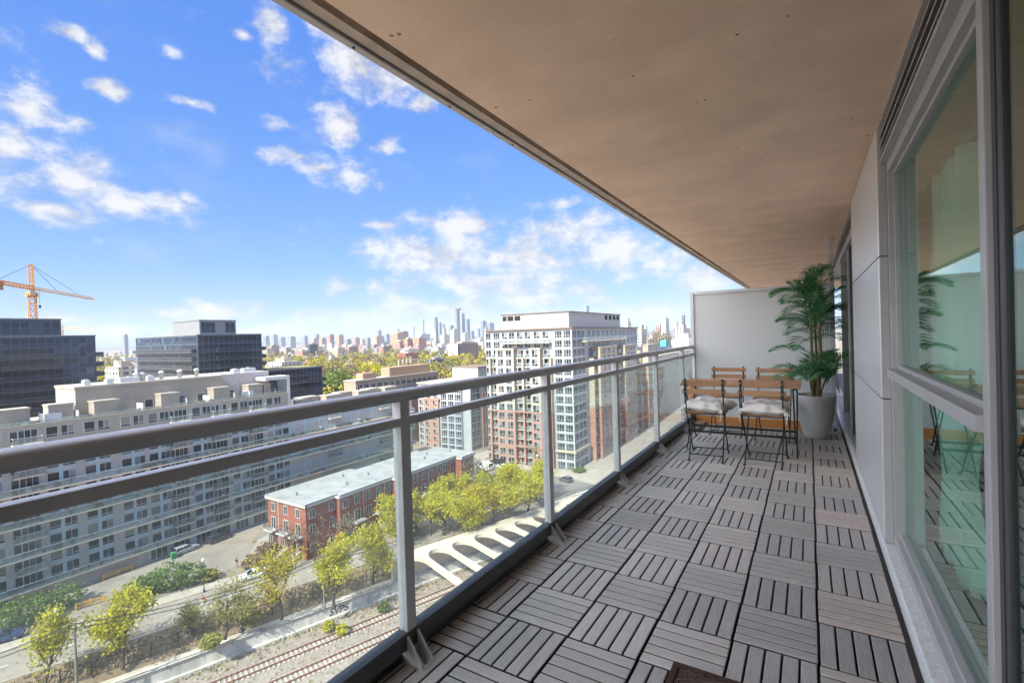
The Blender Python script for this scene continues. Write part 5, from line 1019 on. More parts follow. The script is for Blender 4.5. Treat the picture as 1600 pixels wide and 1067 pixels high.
# ------------------------------------------------------------------ cars
M_tyre = mat('tyre_rubber', (.02,.02,.022), .85); M_rim = mat('wheel_rim', (.4,.4,.42), .35, metal=.8); M_carglass = mat('car_glass', (.015,.02,.025), .06, spec=.8); M_red = mat('tail_lamp', (.35,.02,.02), .3); M_lamp = mat('head_lamp', (.75,.76,.78), .15)
def paint(name, rgb): return mat(name, rgb, .28, var=.03, coat=.6)
def make_car(label, px, py, rot, col, kind='sedan', cat='car', name='parked_car', group=None):
    p = at_z(px, py, G); t = thing(name, label, cat, (p.x, p.y, G+.02), rot, group); P_ = paint('paint_'+name, col)
    L, W_, dims = {'sedan': (4.6, 1.8, (.50,.92,1.42)), 'wagon': (4.75, 1.84, (.52,.98,1.50)), 'suv': (4.7, 1.9, (.6,1.08,1.75)), 'van': (5.3, 2.0, (.6,1.25,2.25)), 'hatch': (4.1, 1.75, (.5,.95,1.48))}[kind]
    zb, zbelt, zt = dims[0]-.25, dims[1], dims[2]; hl, hw = L/2, W_/2
    # lower body: stations along x (front = +x)
    st_ = [(-hl,.80,zb+.18,zbelt-.10),(-hl+.12,.94,zb+.04,zbelt-.02),(-hl*.55,1,zb,zbelt),(hl*.25,1,zb,zbelt),(hl*.55,.99,zb,zbelt-.06),(hl-.25,.93,zb+.02,zbelt-.20),(hl,.78,zb+.14,zbelt-.34)]
    if kind == 'van': st_ = [(-hl,.92,zb+.1,zbelt),(-hl+.1,1,zb,zbelt),(0,1,zb,zbelt),(hl*.6,1,zb,zbelt),(hl-.4,.95,zb,zbelt-.2),(hl,.8,zb+.1,zbelt-.45)]
    m = MB(); ring = []
    for x, k, z0, z1 in st_:
        w0 = hw*k; ring.append([(x,-w0*.94,z0),(x,-w0,z0+(z1-z0)*.45),(x,-w0*.95,z1),(x,w0*.95,z1),(x,w0,z0+(z1-z0)*.45),(x,w0*.94,z0)])
    vs = [q for r_ in ring for q in r_]; n = 6; fs = []
    for i in range(len(ring)-1):
        for j in range(n): fs.append((i*n+j, i*n+(j+1)%n, (i+1)*n+(j+1)%n, (i+1)*n+j))
    fs += [tuple(range(n-1,-1,-1)), tuple((len(ring)-1)*n+j for j in range(n))]; m.add(vs, [f[::-1] for f in fs], 0)
    cab = {'sedan': (-hl*.72,-hl*.42,hl*.08,hl*.42), 'wagon': (-hl*.96,-hl*.80,hl*.10,hl*.44), 'suv': (-hl*.97,-hl*.86,hl*.12,hl*.42), 'van': (-hl*.985,-hl*.96,hl*.42,hl*.72), 'hatch': (-hl*.95,-hl*.72,hl*.12,hl*.5)}[kind]
    a0, a1, b1, b0 = cab; wi, wt = hw*.93, hw*.76 if kind != 'van' else hw*.88
    m.hexa([(a1,-wt,zt-.07),(b1,-wt,zt-.07),(b1,wt,zt-.07),(a1,wt,zt-.07)], [(a1+.1,-wt*.9,zt),(b1-.1,-wt*.9,zt),(b1-.1,wt*.9,zt),(a1+.1,wt*.9,zt)], 0)
    for s in (-1, 1):   # pillars
        for (xa, xb) in ((a0,a1),(b0,b1),((a0+b0)/2,(a1+b1)/2)): m.bar((xa,s*wi*.995,zbelt-.03),(xb,s*wt*1.005,zt-.05),.07 if kind != 'van' else .12,.08)
        if kind == 'van': m.hexa([(a0,s*(wi+.012),zbelt-.02),(hl*.05,s*(wi+.012),zbelt-.02),(hl*.05,s*(wi-.05),zbelt-.02),(a0,s*(wi-.05),zbelt-.02)][::s], [(a1,s*(wt+.012),zt-.06),(hl*.05,s*(wt+.012),zt-.06),(hl*.05,s*(wt-.05),zt-.06),(a1,s*(wt-.05),zt-.06)][::s], 0)
    m.build('body', P_, t, world=False, bevel=.04)
    MB().hexa([(a0,-wi,zbelt-.04),(b0,-wi,zbelt-.04),(b0,wi,zbelt-.04),(a0,wi,zbelt-.04)], [(a1,-wt,zt-.06),(b1,-wt,zt-.06),(b1,wt,zt-.06),(a1,wt,zt-.06)]).build('windows', M_carglass, t, world=False)
    for sx in (-.58, .60):
        for s in (-1, 1):
            c = Vector((sx*hl, s*(hw-.10), .33)); w2 = MB(); prof = [(-.11,.20),(-.11,.31),(-.08,.335),(.08,.335),(.11,.31),(.11,.20)]
            N_ = 18; w2.add([(c.x+r_*math.cos(2*math.pi*k/N_), c.y+y_, c.z+r_*math.sin(2*math.pi*k/N_)) for y_, r_ in prof for k in range(N_)], [(i*N_+k, i*N_+(k+1)%N_, (i+1)*N_+(k+1)%N_, (i+1)*N_+k) for i in range(5) for k in range(N_)], 0, True)
            wo_ = w2.build('wheel', M_tyre, t, world=False); q = MB(); yy = c.y+s*.085
            q.add([(c.x+.205*math.cos(2*math.pi*k/N_), yy, c.z+.205*math.sin(2*math.pi*k/N_)) for k in range(N_)]+[(c.x, yy+s*.03, c.z)], [(k, (k+1)%N_, N_) if s > 0 else ((k+1)%N_, k, N_) for k in range(N_)]); q.build('rim', M_rim, wo_, world=False)
    for s in (-1, 1):
        MB().box(hl-.16, hl-.01, s*hw*.45, s*hw*.74, zbelt-.48, zbelt-.34).build('headlight', M_lamp, t, world=False); MB().box(-hl-.02, -hl+.08, s*hw*.5, s*hw*.80, zbelt-.34, zbelt-.16).build('taillight', M_red, t, world=False)
        MB().box(b0-.30, b0-.14, s*(hw+.0), s*(hw+.16), zbelt-.02, zbelt+.12).build('mirror', P_, t, world=False)
    return t
cr_rot = math.pi+rad(-11)
make_car('silver station wagon parked by the shopfronts of the grey block', 290, 862, rad(96), (.42,.42,.44), 'wagon')
make_car('dark station wagon with red tail lamp parked ahead of the silver wagon', 343, 844, rad(95), (.035,.035,.045), 'wagon')
make_car('white sedan with dark glass driving on the street under the sparse trees', 396, 902, RAILROT+rad(180), (.75,.76,.74), 'sedan', name='moving_car')
make_car('white delivery van on the cross street next to the townhouse end', 758, 733, cr_rot, (.78,.78,.78), 'van', 'van', 'delivery_van')
make_car('dark suv half hidden behind the white delivery van', 776, 724, cr_rot, (.03,.03,.03), 'suv', name='moving_car')
make_car('white hatchback following the delivery van on the cross street', 785, 732, cr_rot, (.74,.74,.75), 'hatch', name='moving_car')
make_car('black suv in the middle lane of the cross street', 798, 742, cr_rot, (.025,.025,.028), 'suv', name='moving_car')
make_car('black sedan near the second railing post on the cross street', 842, 748, cr_rot, (.02,.02,.025), 'sedan', name='moving_car')
make_car('dark grey hatchback just right of the second railing post', 884, 752, cr_rot+rad(-3), (.10,.105,.11), 'hatch', name='moving_car')
make_car('black sedan in the near lane right of the brick townhouse end', 775, 750, rad(-11), (.02,.02,.022), 'sedan', name='moving_car')
make_car('small dark hatchback behind the brick townhouse end', 757, 745, rad(-11), (.05,.05,.055), 'hatch', name='moving_car')
make_car('grey violet car half hidden by the yellow tree tops', 800, 758, rad(-12), (.16,.15,.18), 'hatch', name='moving_car')
make_car('dark blue car cut by the left photo edge under the green bushes', 3, 1002, RAILROT, (.03,.06,.14), 'sedan')
# ------------------------------------------------------------------ street furniture
M_globe = mat('lamp_globe', (.85,.84,.8), .3); M_wood = mat('weathered_pole', (.20,.19,.15), .9, var=.2, stretch=(4,4,.5)); M_green = mat('green_plastic', (.03,.25,.10), .5)
def lamp(label, px, py, h, off=None):
    p = at_z(px, py, G); t = thing('street_lamp', label, 'street lamp', (p.x, p.y, G)); MB().lathe([(.14,0),(.14,.5),(.07,.6),(.055,h),(.0,h)], 10).build('pole', M_fence, t, world=False)
    MB().lathe([(.0,0),(.16,.04),(.26,.2),(.24,.4),(.1,.52),(0,.54)], 14, 0, (0,0,h)).build('globe', M_globe, t, world=False); MB().box(-.4,.4,-.03,.03,h*.82,h*.84).build('banner_arm', M_fence, t, world=False)
lamp('white globe lamp in front of the green bushes at the left', 90, 1004, 4.2); lamp('black lamp post with a white globe at the right end of the parking lane island', 319, 925, 5.0); lamp('street lamp on the far sidewalk before the salmon tower base', 840, 741, 5.2); lamp('street lamp with a pale globe beside the black sedan at the townhouse end', 779, 757, 5.0); lamp('street lamp standing left of the grey violet car', 761, 765, 5.0); lamp('street lamp with a pale globe above the yellow trees', 801, 768, 5.0)
def pole(label, base, ty):
    p = at_z(base[0], base[1], -40.0); h = z_at(p.x, p.y, ty)+40.0; t = thing('utility_pole', label, 'pole', (p.x, p.y, -40.0)); MB().tube([(0,0,-.3),(0,0,h)], [.16,.11], 10).build('pole', M_wood, t, world=False); MB().bar((-.7*NX,-.7*NY,h-.5),(.7*NX,.7*NY,h-.5),.09,.11).build('crossarm', M_wood, t, world=False); return Vector((p.x, p.y, -40.0+h-.42))
ends = [pole('weathered utility pole at the bottom left carrying two wires', (121,1092), 972), pole('weathered utility pole between the golden and bright yellow trees', (507,948), 868), pole('utility pole among the yellow trees behind the strutted wall', (772,822), 790)]
for k, (o, lab) in enumerate(((-.62, 'upper black overhead wire strung along the street poles'), (.62, 'lower black overhead wire on the track side of the street poles'))):
    m = MB(); pts = []; pe = [Vector((2*ends[0].x-ends[1].x, 2*ends[0].y-ends[1].y, ends[0].z))]+ends+[Vector((-30, 145, ends[2].z))]
    for a_, b2 in zip(pe[:-1], pe[1:]):
        for i in range(12): f_ = i/12; pts.append(a_.lerp(b2, f_)+Vector((NX*o, NY*o, -1.2*4*f_*(1-f_))))
    m.tube(pts, .05, 5); props(m.build('overhead_wire', M_fence), lab, 'wire')
def barrier(label, px, py, rot, L=4.2):
    p = at_z(px, py, G); t = thing('yellow_barrier', label, 'barrier', (p.x, p.y, G), rot)
    for x in (-L/2, 0, L/2): MB().box(x-.13, x+.13, -.13, .13, 0, 1.05).build('bollard', M_yel, t, world=False)
    for z in (.45, .85): MB().box(-L/2+.13, -.13, -.06, .06, z-.09, z+.09).box(.13, L/2-.13, -.06, .06, z-.09, z+.09).build('rail_bar', M_yel, t, world=False)
barrier('yellow steel barrier at the foot of the grey ribbed wall', 184, 898, rad(90)); barrier('yellow steel barrier half hidden behind the left bushes', 142, 946, rad(75), 3.4)
p = at_z(271, 873, G); t = thing('green_bin', 'bright green waste bin by the silver wagon', 'bin', (p.x, p.y, G)); MB().hexa([(-.3,-.35,.1),(.3,-.35,.1),(.3,.35,.1),(-.3,.35,.1)], [(-.38,-.42,1.1),(.38,-.42,1.1),(.38,.42,1.1),(-.38,.42,1.1)]).build('bin_body', M_green, t, world=False, bevel=.03); MB().hexa([(-.42,-.46,1.1),(.42,-.46,1.1),(.42,.46,1.1),(-.42,.46,1.1)], [(-.3,-.4,1.25),(.3,-.4,1.25),(.3,.4,1.2),(-.3,.4,1.2)]).build('lid', M_green, t, world=False)
p = at_z(394, 847, G); t = thing('yellow_hydrant', 'small yellow hydrant on the rounded sidewalk corner', 'hydrant', (p.x, p.y, G+.13)); MB().lathe([(.2,0),(.2,.08),(.14,.1),(.14,.6),(.18,.62),(.18,.68),(.1,.82),(0,.86)], 14).build('barrel', M_yel, t, world=False); MB().tube([(-.26,0,.45),(.26,0,.45)], .07, 8).build('nozzle', M_yel, t, world=False)
for lab, px, py, c in (('blue patio umbrella in front of the right townhouses', 705, 790, (.03,.10,.45)), ('faded blue patio umbrella further left along the townhouse front', 678, 795, (.12,.17,.36))):
    p = at_z(px, py, G); t = thing('patio_umbrella', lab, 'umbrella', (p.x, p.y, G)); MB().tube([(0,0,0),(0,0,2.5)], .04, 6).build('pole', M_whitefr, t, world=False); MB().lathe([(1.5,2.0),(1.4,2.08),(.7,2.35),(.04,2.6),(0,2.62)], 8, smooth=False).build('canopy', mat('umbrella_cloth', c, .8), t, world=False)
# ------------------------------------------------------------------ people (tiny in the picture but built whole)
M_skin = mat('skin', (.50,.30,.22), .6); 
def skin_obj(name, verts, edges, radii, m, parent, root=0):
    me = bpy.data.meshes.new(name); me.from_pydata(verts, edges, []); me.materials.append(m); o = bpy.data.objects.new(name, me); COL.objects.link(o); o.parent = parent
    sk = o.modifiers.new('skin', 'SKIN'); sk.use_smooth_shade = True
    for i, r_ in enumerate(radii): me.skin_vertices[0].data[i].radius = (r_, r_) if not isinstance(r_, tuple) else r_
    me.skin_vertices[0].data[root].use_root = True; sb_ = o.modifiers.new('sub', 'SUBSURF'); sb_.levels = 1; sb_.render_levels = 1; return o
def person(label, px, py, rot, top, bottom, hair, z=None, stride=.22, arm_fwd=False):
    p = at_z(px, py, G); t = thing('person', label, 'person', (p.x, p.y, G+.02), rot); s = stride; af = .35 if arm_fwd else 0
    V = [(0,0,.95),(0,0,1.12),(0,0,1.32),(0,0,1.45),(.02,0,1.53),(.04,0,1.63),(.03,0,1.72), (0,.10,.9),(s*.6,.10,.50),(s,.10,.09),(s+.17,.10,.04), (0,-.10,.9),(-s*.3,-.10,.49),(-s,-.10,.12),(-s+.14,-.10,.04), (0,.19,1.40),(-.06+af*.5,.25,1.15),(.05+af,.24,.92),(.10+af*1.1,.22,.82), (0,-.19,1.40),(.04+af*.5,-.25,1.15),(.18+af*.8,-.24,.95),(.24+af*.8,-.22,.87)]
    E_ = [(0,1),(1,2),(2,3),(3,4),(4,5),(5,6),(0,7),(7,8),(8,9),(9,10),(0,11),(11,12),(12,13),(13,14),(2,15),(15,16),(16,17),(17,18),(2,19),(19,20),(20,21),(21,22)]
    Rr = [.13,.125,.14,.07,.055,.10,.085,.085,.06,.045,.04,.085,.06,.045,.04,.06,.045,.035,.035,.06,.045,.035,.035]
    b = skin_obj('body', V, E_, Rr, M_skin, t)
    skin_obj('jacket', [V[i] for i in (0,1,2,3,15,16,17,19,20,21)], [(0,1),(1,2),(2,3),(2,4),(4,5),(5,6),(2,7),(7,8),(8,9)], [.15,.15,.165,.085,.078,.062,.05,.078,.062,.05], top, t)
    skin_obj('trousers', [V[i] for i in (0,7,8,9,11,12,13)], [(0,1),(1,2),(2,3),(0,4),(4,5),(5,6)], [.14,.10,.075,.06,.10,.075,.06], bottom, t)
    skin_obj('hair', [(.0,0,1.62),(.0,0,1.70),(.03,0,1.75)], [(0,1),(1,2)], [.085,.105,.08], hair, t)
    return t
C_ = lambda n, c: mat(n, c, .85)
M_blk = C_('black_cloth', (.015,.015,.017)); M_tan2 = C_('tan_cloth', (.45,.28,.2)); M_or = C_('orange_cloth', (.60,.09,.03)); M_hair = C_('dark_hair', (.02,.015,.01)); M_wh = C_('white_cloth', (.7,.7,.7))
person('person in a black jacket and pale trousers walking across the parking lane', 370, 886, rad(100), M_blk, M_tan2, M_hair)
person('person in an orange jacket walking on the street beside the largest tree', 317, 947, RAILROT, M_or, M_wh, M_hair, arm_fwd=True)
person('person dressed in black on the verge behind the mesh fence', 362, 972, RAILROT, M_blk, M_blk, M_hair)
person('small person in dark clothes on the corner lawn by the townhouse', 407, 874, rad(-60), M_blk, M_blk, M_hair, stride=.1)
# dry grass and weeds on the bank and beside the rails
rg = random.Random(8); gm_ = MB()
for k in range(6500):
    s = rg.uniform(-50, 88); zone = rg.random()
    if zone < .62:
        o = rg.uniform(-4.5, -2.6 if s < 38 else -1.5); z = G-(o+4.6)/2.1*1.9 if s < 38 else G; m_ = rg.choice((0,0,0,1,2))
        if s > 38 and o > -1.4: continue
    elif zone < .8: o = abs(rg.gauss(0, .5))+.55; z = -43.5; m_ = rg.choice((0,1,2))
    else: o = rg.choice((rg.gauss(7.7,.7), rg.gauss(13.5,1.2), rg.gauss(2.6,.5))); z = -43.5; m_ = rg.choice((0,0,1))
    x, y = rp(s, o); h = rg.uniform(.12, .42); a = rg.uniform(0, 3.14); dx, dy = math.cos(a)*.16, math.sin(a)*.16
    gm_.add([(x-dx,y-dy,z-.03),(x+dx,y+dy,z-.03),(x+dx*.5+rg.uniform(-.1,.1),y+dy*.5,z+h),(x-dx*.5,y-dy*.5+rg.uniform(-.1,.1),z+h*.8)], [(0,1,2,3)], m_)
props(gm_.build('dry_grass', [mat('straw', (.52,.40,.22), .95, island=.3), M_LEAF['olive'], M_LEAF['brown']]), 'dry straw coloured grass and weeds on the bank and between the rails', 'grass', kind='stuff')
HAZE = 0.9e-4
# ------------------------------------------------------------------ distant city
def horizon(px): return 549.55-.0302*px
FAR = []
def farbox(name, label, px0, px1, ytop, D, wall, glass=(.10,.11,.12), pxc=None, cat='building', group=None, du=4.0, dv=3.2, fu=.4, fv=.45, stripes=False, zbase=None, cap=None, plain=False, ml=None):
    pxc = px0+.42*(px1-px0) if pxc is None else pxc; pm = (px0+px1)/2
    c = at_depth(pxc, ytop, D); r0, r1 = ray(px0, ytop), ray(px1, ytop)
    tL = (c.y-CAM.y)/r0.y; x0 = CAM.x+r0.x*tL; tR = (c.x-CAM.x)/r1.x if abs(r1.x) > 1e-3 else 0
    y1 = CAM.y+r1.y*tR if r1.x < -.02 and tR > 0 else c.y+abs(c.x-x0)
    y1 = min(y1, c.y+max(12, 3.0*abs(c.x-x0))); zt = c.z; zb = G if zbase is None else zbase
    t = thing(name, label, cat, ((x0+c.x)/2, (c.y+y1)/2, zb), 0, group)
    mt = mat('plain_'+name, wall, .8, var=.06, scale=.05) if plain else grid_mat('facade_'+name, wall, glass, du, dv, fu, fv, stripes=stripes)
    MB().box(x0, c.x, c.y, y1, zb, zt).build('wall', mt, t)
    w_ = abs(c.x-x0); d_ = abs(y1-c.y)
    MB().box(x0+w_*.25, c.x-w_*.2, c.y+d_*.3, y1-d_*.25, zt+.002, zt+min(5, (zt-zb)*.08+1.2)).build('roof_plant', M_walk if cap is None else mat('cap', cap, .8), t)
    return t
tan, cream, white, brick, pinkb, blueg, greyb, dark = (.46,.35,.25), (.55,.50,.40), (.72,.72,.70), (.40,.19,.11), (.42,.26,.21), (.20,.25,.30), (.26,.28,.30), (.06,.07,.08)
T_ = [
 ('far_tower','lone grey tower far off above the trees between the dark blocks',190,200,523,2600,greyb),
 ('beige_block','four storey beige block between the two dark glass blocks',163,216,574,255,cream),
 ('far_tower','grey blue tower at the left end of the horizon row, right of the dark block',411,421,525,3800,blueg), ('far_tower','broad grey blue tower second in the horizon row from the left',423,434,523,4000,greyb), ('far_tower','grey blue slab third in the horizon row',435,446,527,3900,blueg), ('far_tower','paired grey tower near the left of the horizon row',448,462,526,3600,greyb), ('far_tower','slim grey tower before the gap in the horizon row',472,481,525,3600,greyb),
 ('far_slab','brown slab below the slim tower on the horizon row',485,498,529,3000,pinkb), ('far_tower','dark topped tower behind the brown slab',491,499,522.5,3800,greyb), ('far_slab','wide brownish slab left of the pink tower',498,510,528,2900,pinkb), ('far_tower','pinkish brown tower left of the tan tower on the horizon',510.5,522,523,2500,pinkb), ('far_tower','tan tower just right of the pinkish brown tower',524,537,523.5,2500,tan),
 ('far_slab','low grey slab right of the tan tower',538,549,530,3000,greyb), ('far_slab','grey brown slab with arched top behind the yellow trees',551,562,527.5,3200,pinkb), ('far_slab','small pale slab in the middle of the horizon row',563,570,530,2800,cream), ('far_slab','grey slab left of the pale tan block',571,579,528,3000,greyb), ('far_slab','pale tan block below the grey domed tower',580,600,525,2500,tan), ('far_tower','grey domed tower rising above the pale tan block',589,596,516,4200,blueg), ('far_tower','blue grey tower between the tan block and the orange blocks',601,609,522,3600,blueg),
 ('brick_institution','large orange brick block left of the hospital group',610,636,520.5,2000,(.50,.28,.15)), ('brick_institution','dark topped brick block behind the large orange one',624,638,518,2300,brick), ('brick_institution','orange brick wing with flat roof before the larger block',612,640,533,1700,(.52,.27,.16)), ('brick_institution','left tall orange brick block of the hospital group',630.5,645,529.5,1500,(.50,.27,.15)), ('brick_institution','right orange brick block of the hospital group',646,666,528,1500,(.47,.26,.15)),('pale_block','long pale office block behind the orange hospital group',648,672,522,2600,(.50,.55,.56)),
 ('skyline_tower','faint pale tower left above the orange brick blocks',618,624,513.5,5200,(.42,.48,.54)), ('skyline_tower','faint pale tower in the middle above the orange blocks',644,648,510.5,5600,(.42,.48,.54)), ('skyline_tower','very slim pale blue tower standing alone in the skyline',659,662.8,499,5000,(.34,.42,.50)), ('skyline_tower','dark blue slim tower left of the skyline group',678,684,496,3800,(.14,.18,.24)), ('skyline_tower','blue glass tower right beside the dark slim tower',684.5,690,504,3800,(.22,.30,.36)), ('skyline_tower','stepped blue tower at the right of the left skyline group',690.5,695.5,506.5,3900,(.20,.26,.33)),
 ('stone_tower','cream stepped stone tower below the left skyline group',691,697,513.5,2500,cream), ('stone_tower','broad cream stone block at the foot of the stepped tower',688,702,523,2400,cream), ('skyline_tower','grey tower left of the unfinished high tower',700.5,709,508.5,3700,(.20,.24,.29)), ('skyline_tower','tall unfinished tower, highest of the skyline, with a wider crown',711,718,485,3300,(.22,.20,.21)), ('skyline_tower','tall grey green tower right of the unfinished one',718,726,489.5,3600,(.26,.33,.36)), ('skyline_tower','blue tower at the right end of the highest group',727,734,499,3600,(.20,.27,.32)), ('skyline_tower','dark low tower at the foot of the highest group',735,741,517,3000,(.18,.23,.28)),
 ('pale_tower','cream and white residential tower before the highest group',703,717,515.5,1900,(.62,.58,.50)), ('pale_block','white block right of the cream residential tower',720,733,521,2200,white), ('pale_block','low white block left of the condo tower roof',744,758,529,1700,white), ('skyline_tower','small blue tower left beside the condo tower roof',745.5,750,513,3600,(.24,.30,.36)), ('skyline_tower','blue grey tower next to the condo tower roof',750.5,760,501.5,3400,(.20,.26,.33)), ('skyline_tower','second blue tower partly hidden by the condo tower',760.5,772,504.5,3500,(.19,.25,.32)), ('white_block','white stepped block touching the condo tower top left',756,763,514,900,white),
 ('skyline_tower','green glass tower rising behind the condo penthouse',913,921,477.5,3600,(.26,.34,.36)),
 ('pale_block','white curved block right behind the condo tower roof',976,988,502,800,white), ('cream_block','cream banded low building right of the condo tower',994,1014,514,520,(.66,.62,.52)), ('brown_block','brown block below the white glass tower at right',1025,1040,508,1500,pinkb), ('glass_tower','white and glass tower at right below the clouds',1032.5,1050,497,1300,(.66,.68,.68)), ('pale_block','pinkish white block right of the white glass tower',1052,1064,505.5,1300,(.62,.55,.50)), ('dark_tower','dark unfinished tower near the divider',1065,1073,492.5,1400,(.16,.16,.18)), ('dark_tower','dark slim tower cut by the divider frame',1078.5,1086,494,1400,(.17,.17,.19)), ('pale_block','small white tower left of the brown block at right',1006,1013,510,1400,white), ('house_block','cluster of pale low houses below the dark unfinished tower',1052,1090,513,600,(.50,.48,.44)),
]
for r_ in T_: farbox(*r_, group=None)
farbox('white_hall', 'large plain white hall wall beside the divider frame', 1049, 1092, 530, 330, (.80,.80,.80), plain=True, pxc=1076)
farbox('teal_roof_hall', 'blue glass hall with a teal roof left of the white hall', 1024, 1062, 541, 300, (.10,.16,.26), (.05,.08,.14), cap=(.10,.45,.48), stripes=True)
sp_ = thing('church_spire', 'slim cream spire pointing up in front of the dark skyline tower', 'spire', tuple(Vector((*at_depth(680.5, 540, 2000)[:2], G)))); q = at_depth(680.5, 512, 2000); zt = q.z
MB().lathe([(4.6,0),(4.2,(zt-G)*.55),(2.6,(zt-G)*.7),(.3,(zt-G))], 8, smooth=False).build('spire_body', mat('spire_stone', (.62,.52,.36), .8), sp_, world=False); MB().box(-7,7,-7,7,0,18).build('church_base', M_orb, sp_, world=False)
un = [o for o in COL.objects if o.get('label', '').startswith('tall unfinished tower')][0]; q = at_depth(714.5, 485, 3300)
m = MB()
for k, (r_, z_) in enumerate(((19,0),(22,6),(22,11),(17,13),(17,20),(23,22),(23,26))): pass
m.box(q.x-12,q.x+13,q.y-2,q.y+20,q.z,q.z+8).box(q.x-17,q.x+17,q.y-6,q.y+24,q.z+8.01,q.z+13); m.build('crown', mat('dark_crown', (.10,.11,.13), .7), un)
# mid distance buildings one can tell apart
def mid(name, label, px0, pxc, px1, yt, D, wall, right=None, **k):
    return farbox(name, label, px0, px1, yt, D, wall, pxc=pxc, **k)
ws = mid('apartment_slab', 'white end wall of a long brown apartment slab among the trees', 700, 714.5, 747, 537, 850, (.30,.19,.16), (.42,.36,.33), du=3.4, fu=.3)
wl0 = [c for c in COL.objects if c.parent == ws and c.name.startswith('wall')][0]; bb_ = [tuple(v.co) for v in wl0.data.vertices]; wx = [v[0] for v in bb_]; wy = [v[1] for v in bb_]; wz = [v[2] for v in bb_]
eb = MB().box(min(wx), max(wx)+.3, min(wy)-.6, min(wy)-.01, 0, max(wz)); eb.build('white_end_wall', mat('white_end', (.80,.79,.77), .8), ws, world=False)
mid('red_brick_school', 'low red brick building with a flat roof in the yellow trees', 621, 634, 655, 552, 820, (.36,.10,.075), (.10,.08,.08))
mid('pale_roof_hall', 'long pale roofed hall behind the red brick building', 625, 633, 658, 547, 1000, (.60,.50,.42))
mid('grey_terrace', 'grey modern terrace block with white framed openings behind the orange roof box', 666, 674, 706, 562, 540, (.17,.19,.21), (.42,.43,.43), du=5, dv=4)
mid('slate_house', 'slate grey roofed house right of the grey terrace', 706, 712, 722, 570, 520, (.28,.28,.29))
mid('dark_hall', 'dark building with a row of white openings in the yellow trees', 481, 484, 499, 538, 1300, (.035,.045,.05), (.5,.5,.5), dv=14, du=6, fv=.7)
mid('white_rowhouses', 'row of low white roofed houses behind the dark wing', 414, 440, 470, 566, 420, (.55,.52,.47))
mid('brown_roof_school', 'low brown building left among the far yellow trees', 418, 424, 436, 540, 1500, (.36,.28,.22))
rb_ = random.Random(77); BC = [mat('low_block_'+n_, c, .85, var=.08, scale=.05) for n_, c in (('white', (.60,.59,.56)), ('cream', (.50,.43,.33)), ('brick', (.36,.20,.14)), ('grey', (.34,.35,.36)), ('tan', (.44,.33,.25)))]
BG = [grid_mat('low_block_facade_%d' % k, c, (.10,.11,.12), 4.5, 3.3) for k, c in enumerate(((.58,.56,.52), (.48,.40,.31), (.37,.22,.16), (.30,.32,.34)))]
for k in range(110):
    px = rb_.uniform(412, 765) if k < 90 else rb_.uniform(995, 1080); D = 1/rb_.uniform(1/3000, 1/1250); p = at_depth(px, 540, D); w_, d_, h_ = rb_.uniform(12, 34), rb_.uniform(12, 30), rb_.uniform(9, 26)*(1.25 if D > 1900 else 1)
    t = thing('low_block', 'small low block among the tree tops in front of the skyline', 'building', (p.x, p.y, G), rb_.uniform(-.15, .15), 'low blocks scattered below the skyline')
    MB().box(-w_/2, w_/2, -d_/2, d_/2, 0, h_).build('wall', rb_.choice(BG), t, world=False); MB().box(-w_*.2, w_*.15, -d_*.2, d_*.2, h_+.01, h_+3).build('roof_plant', rb_.choice(BC), t, world=False)
# houses between the trees
M_houses = [mat('house_'+n_, c, .85, var=.1, scale=.2) for n_, c in (('brick', (.30,.15,.11)), ('cream', (.52,.46,.38)), ('white', (.62,.61,.58)), ('brown', (.26,.19,.15)))]; M_shingle = [mat('shingle_'+n_, c, .9, var=.12) for n_, c in (('grey', (.22,.215,.21)), ('pink', (.36,.27,.235)), ('dark', (.12,.115,.115)))]
rh = random.Random(12); hm = []
for a_ in range(4):
    for b2 in range(3):
        w_, d_, h_ = 7+a_, 10, 6.5+b2; body = MB().box(-w_/2, w_/2, -d_/2, d_/2, 0, h_); roof = MB().add([(-w_/2-.4,-d_/2-.4,h_),(w_/2+.4,-d_/2-.4,h_),(w_/2+.4,d_/2+.4,h_),(-w_/2-.4,d_/2+.4,h_),(0,-d_/2-.4,h_+3),(0,d_/2+.4,h_+3)], [(0,4,5,3),(1,2,5,4),(0,1,4),(2,3,5),(3,2,1,0)])
        hm.append((body.mesh('wall', M_houses[(a_+b2) % 4]), roof.mesh('roof', M_shingle[b2])))
def in_town(x, y): return (x > -232 and 0 < y < 235) or x > 60
n_h = 0
while n_h < 190:
    px = rh.uniform(405, 1060); D = 1/rh.uniform(1/1900, 1/430); p = at_depth(px, 540, D)
    if in_town(p.x, p.y): continue
    t = thing('far_house', 'small gabled house among the yellow green trees of the far neighbourhood', 'house', (p.x, p.y, G), rh.choice((0, math.pi/2))+rh.uniform(-.1, .1), 'houses of the far neighbourhood'); b_, r_ = rh.choice(hm)
    for me in (b_, r_): o = bpy.data.objects.new(me.name, me); COL.objects.link(o); o.parent = t
    n_h += 1
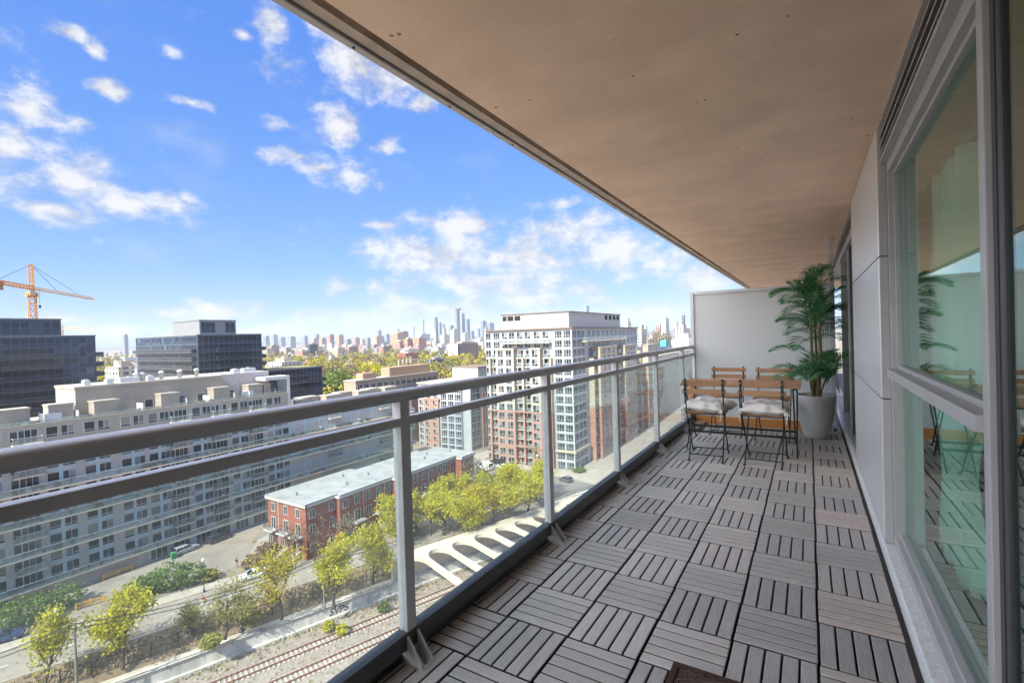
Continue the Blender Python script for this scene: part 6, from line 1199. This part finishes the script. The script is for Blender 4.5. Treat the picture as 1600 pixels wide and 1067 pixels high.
# far trees: one mass nobody could count
FOL = ['yellow', 'gold', 'olive', 'brown', 'green', 'grey']
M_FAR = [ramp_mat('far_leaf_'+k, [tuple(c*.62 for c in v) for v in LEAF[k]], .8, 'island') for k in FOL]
rt = random.Random(5); ft = MB()
def leafy(mb, c, rx, rz, n, e, m, r):
    for i in range(n):
        d = Vector((r.gauss(0,1), r.gauss(0,1), r.gauss(0,1))).normalized()*r.uniform(.35,1)**.4; lump = 1+.25*math.sin(d.x*6+c[0])*math.cos(d.y*5+d.z*6+c[1])
        q = Vector(c)+Vector((d.x*rx*lump, d.y*rx*lump, d.z*rz*lump)); u = Vector((r.gauss(0,1), r.gauss(0,1), r.gauss(0,.8))).normalized(); v = u.orthogonal().normalized(); s = e*r.uniform(.6,1.3)
        mb.add([q-u*s*.5, q+v*s*.4, q+u*s*.5, q-v*s*.4], [(0,1,2,3)], m)
cnt = 0
while cnt < 3300:
    px = rt.uniform(130, 1095); D = 1/rt.uniform(1/4200, 1/270); p = at_depth(px, 540, D)
    if in_town(p.x, p.y) or (px < 420 and D < 420): continue
    m_ = rt.choices(range(6), (27, 17, 23, 20, 5, 8))[0]; h = rt.uniform(8, 15)*(1.1 if D < 900 else 1); r0 = rt.uniform(4.2, 7.5)
    if px > 990: m_ = rt.choices(range(6), (10, 8, 14, 30, 6, 30))[0]
    if D < 700: leafy(ft, (p.x, p.y, G+h*.62), r0, h*.42, 220, 1.5, m_, rt)
    elif D < 1400: leafy(ft, (p.x, p.y, G+h*.6), r0*1.1, h*.42, 75, 2.7, m_, rt)
    else: ft.blob((p.x, p.y, G+h*.5), (r0*1.25, r0*1.25, h*.5), cnt, m_, .28, 1, False)
    cnt += 1
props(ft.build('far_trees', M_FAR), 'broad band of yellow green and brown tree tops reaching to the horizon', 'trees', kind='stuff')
for i, (px, yt, D, rx, lf, lab) in enumerate([(526,578,300,9,'green','large rounded green tree right of the low dark wing'), (574,566,420,8,'yellow','bright yellow green tree above the tan slab left roof box'), (588,572,400,6.5,'yellow','smaller bright yellow green tree left of the orange roof box'), (497,588,330,6,'brown','bare brown tree between the dark wing and the large green tree'), (556,580,350,8,'brown','wide bare brown tree right of the large green tree'), (610,583,380,8,'grey','wide grey purple bare tree left of the orange roof box'), (648,572,470,8,'brown','bare brown tree left of the grey terrace'), (1026,517,520,7,'grey','grey bare tree near the divider, left one'), (1042,519,560,8,'grey','grey bare tree near the divider, right one')]):
    p = at_depth(px, 545, D); zt_ = z_at(p.x, p.y, yt); t = thing('park_tree', lab, 'tree', (p.x, p.y, G)); h = zt_-G; m = MB(); r = random.Random(900+i); leafy(m, (0,0,h*.6), rx, h*.42, 1100, 1.5, 0, r); m.build('crown', M_LEAF[lf], t, world=False); MB().tube([(0,0,0),(0,0,h*.5),(.5,.3,h*.75)], [.5,.35,.1], 8).build('trunk', M_bark, t, world=False)
# low hills at the horizon
hl_ = MB(); hv = []; NH = 60
for i in range(NH+1):
    px = -250+i*24; d0 = at_depth(px, 540, 8000); hgt = 18+26*math.exp(-((px-215)/70)**2)+9*math.sin(px*.021)+6*math.sin(px*.053+1)
    d1 = at_depth(px, 540, 9500); d2 = at_depth(px, 540, 11000); hv += [(d0.x,d0.y,G),(d1.x,d1.y,hgt),(d2.x,d2.y,G)]
hl_.add(hv, [f for i in range(NH) for f in ((i*3,(i+1)*3,(i+1)*3+1,i*3+1),(i*3+1,(i+1)*3+1,(i+1)*3+2,i*3+2))], 0, True)
structure(hl_.build('hills', ramp_mat('hill_forest', [(.07,.08,.05),(.11,.10,.06),(.09,.10,.07)], .9, 'noise', .004)))
# ------------------------------------------------------------------ air
hz = bpy.data.meshes.new('haze'); hb = MB().box(-11800, 4200, -900, 12800, -46, 420); ho = hb.build('haze', bpy.data.materials.new('haze')); props(ho, 'thin pale blue haze in the air over the city', 'haze', kind='stuff')
hm_ = ho.data.materials[0]; hm_.use_nodes = True; ht = hm_.node_tree; ht.nodes.clear(); pv = ht.nodes.new('ShaderNodeVolumePrincipled'); pv.inputs['Color'].default_value = (.80,.88,1,1); pv.inputs['Density'].default_value = HAZE; pv.inputs['Anisotropy'].default_value = 0.0
hout = ht.nodes.new('ShaderNodeOutputMaterial'); ht.links.new(pv.outputs[0], hout.inputs['Volume'])
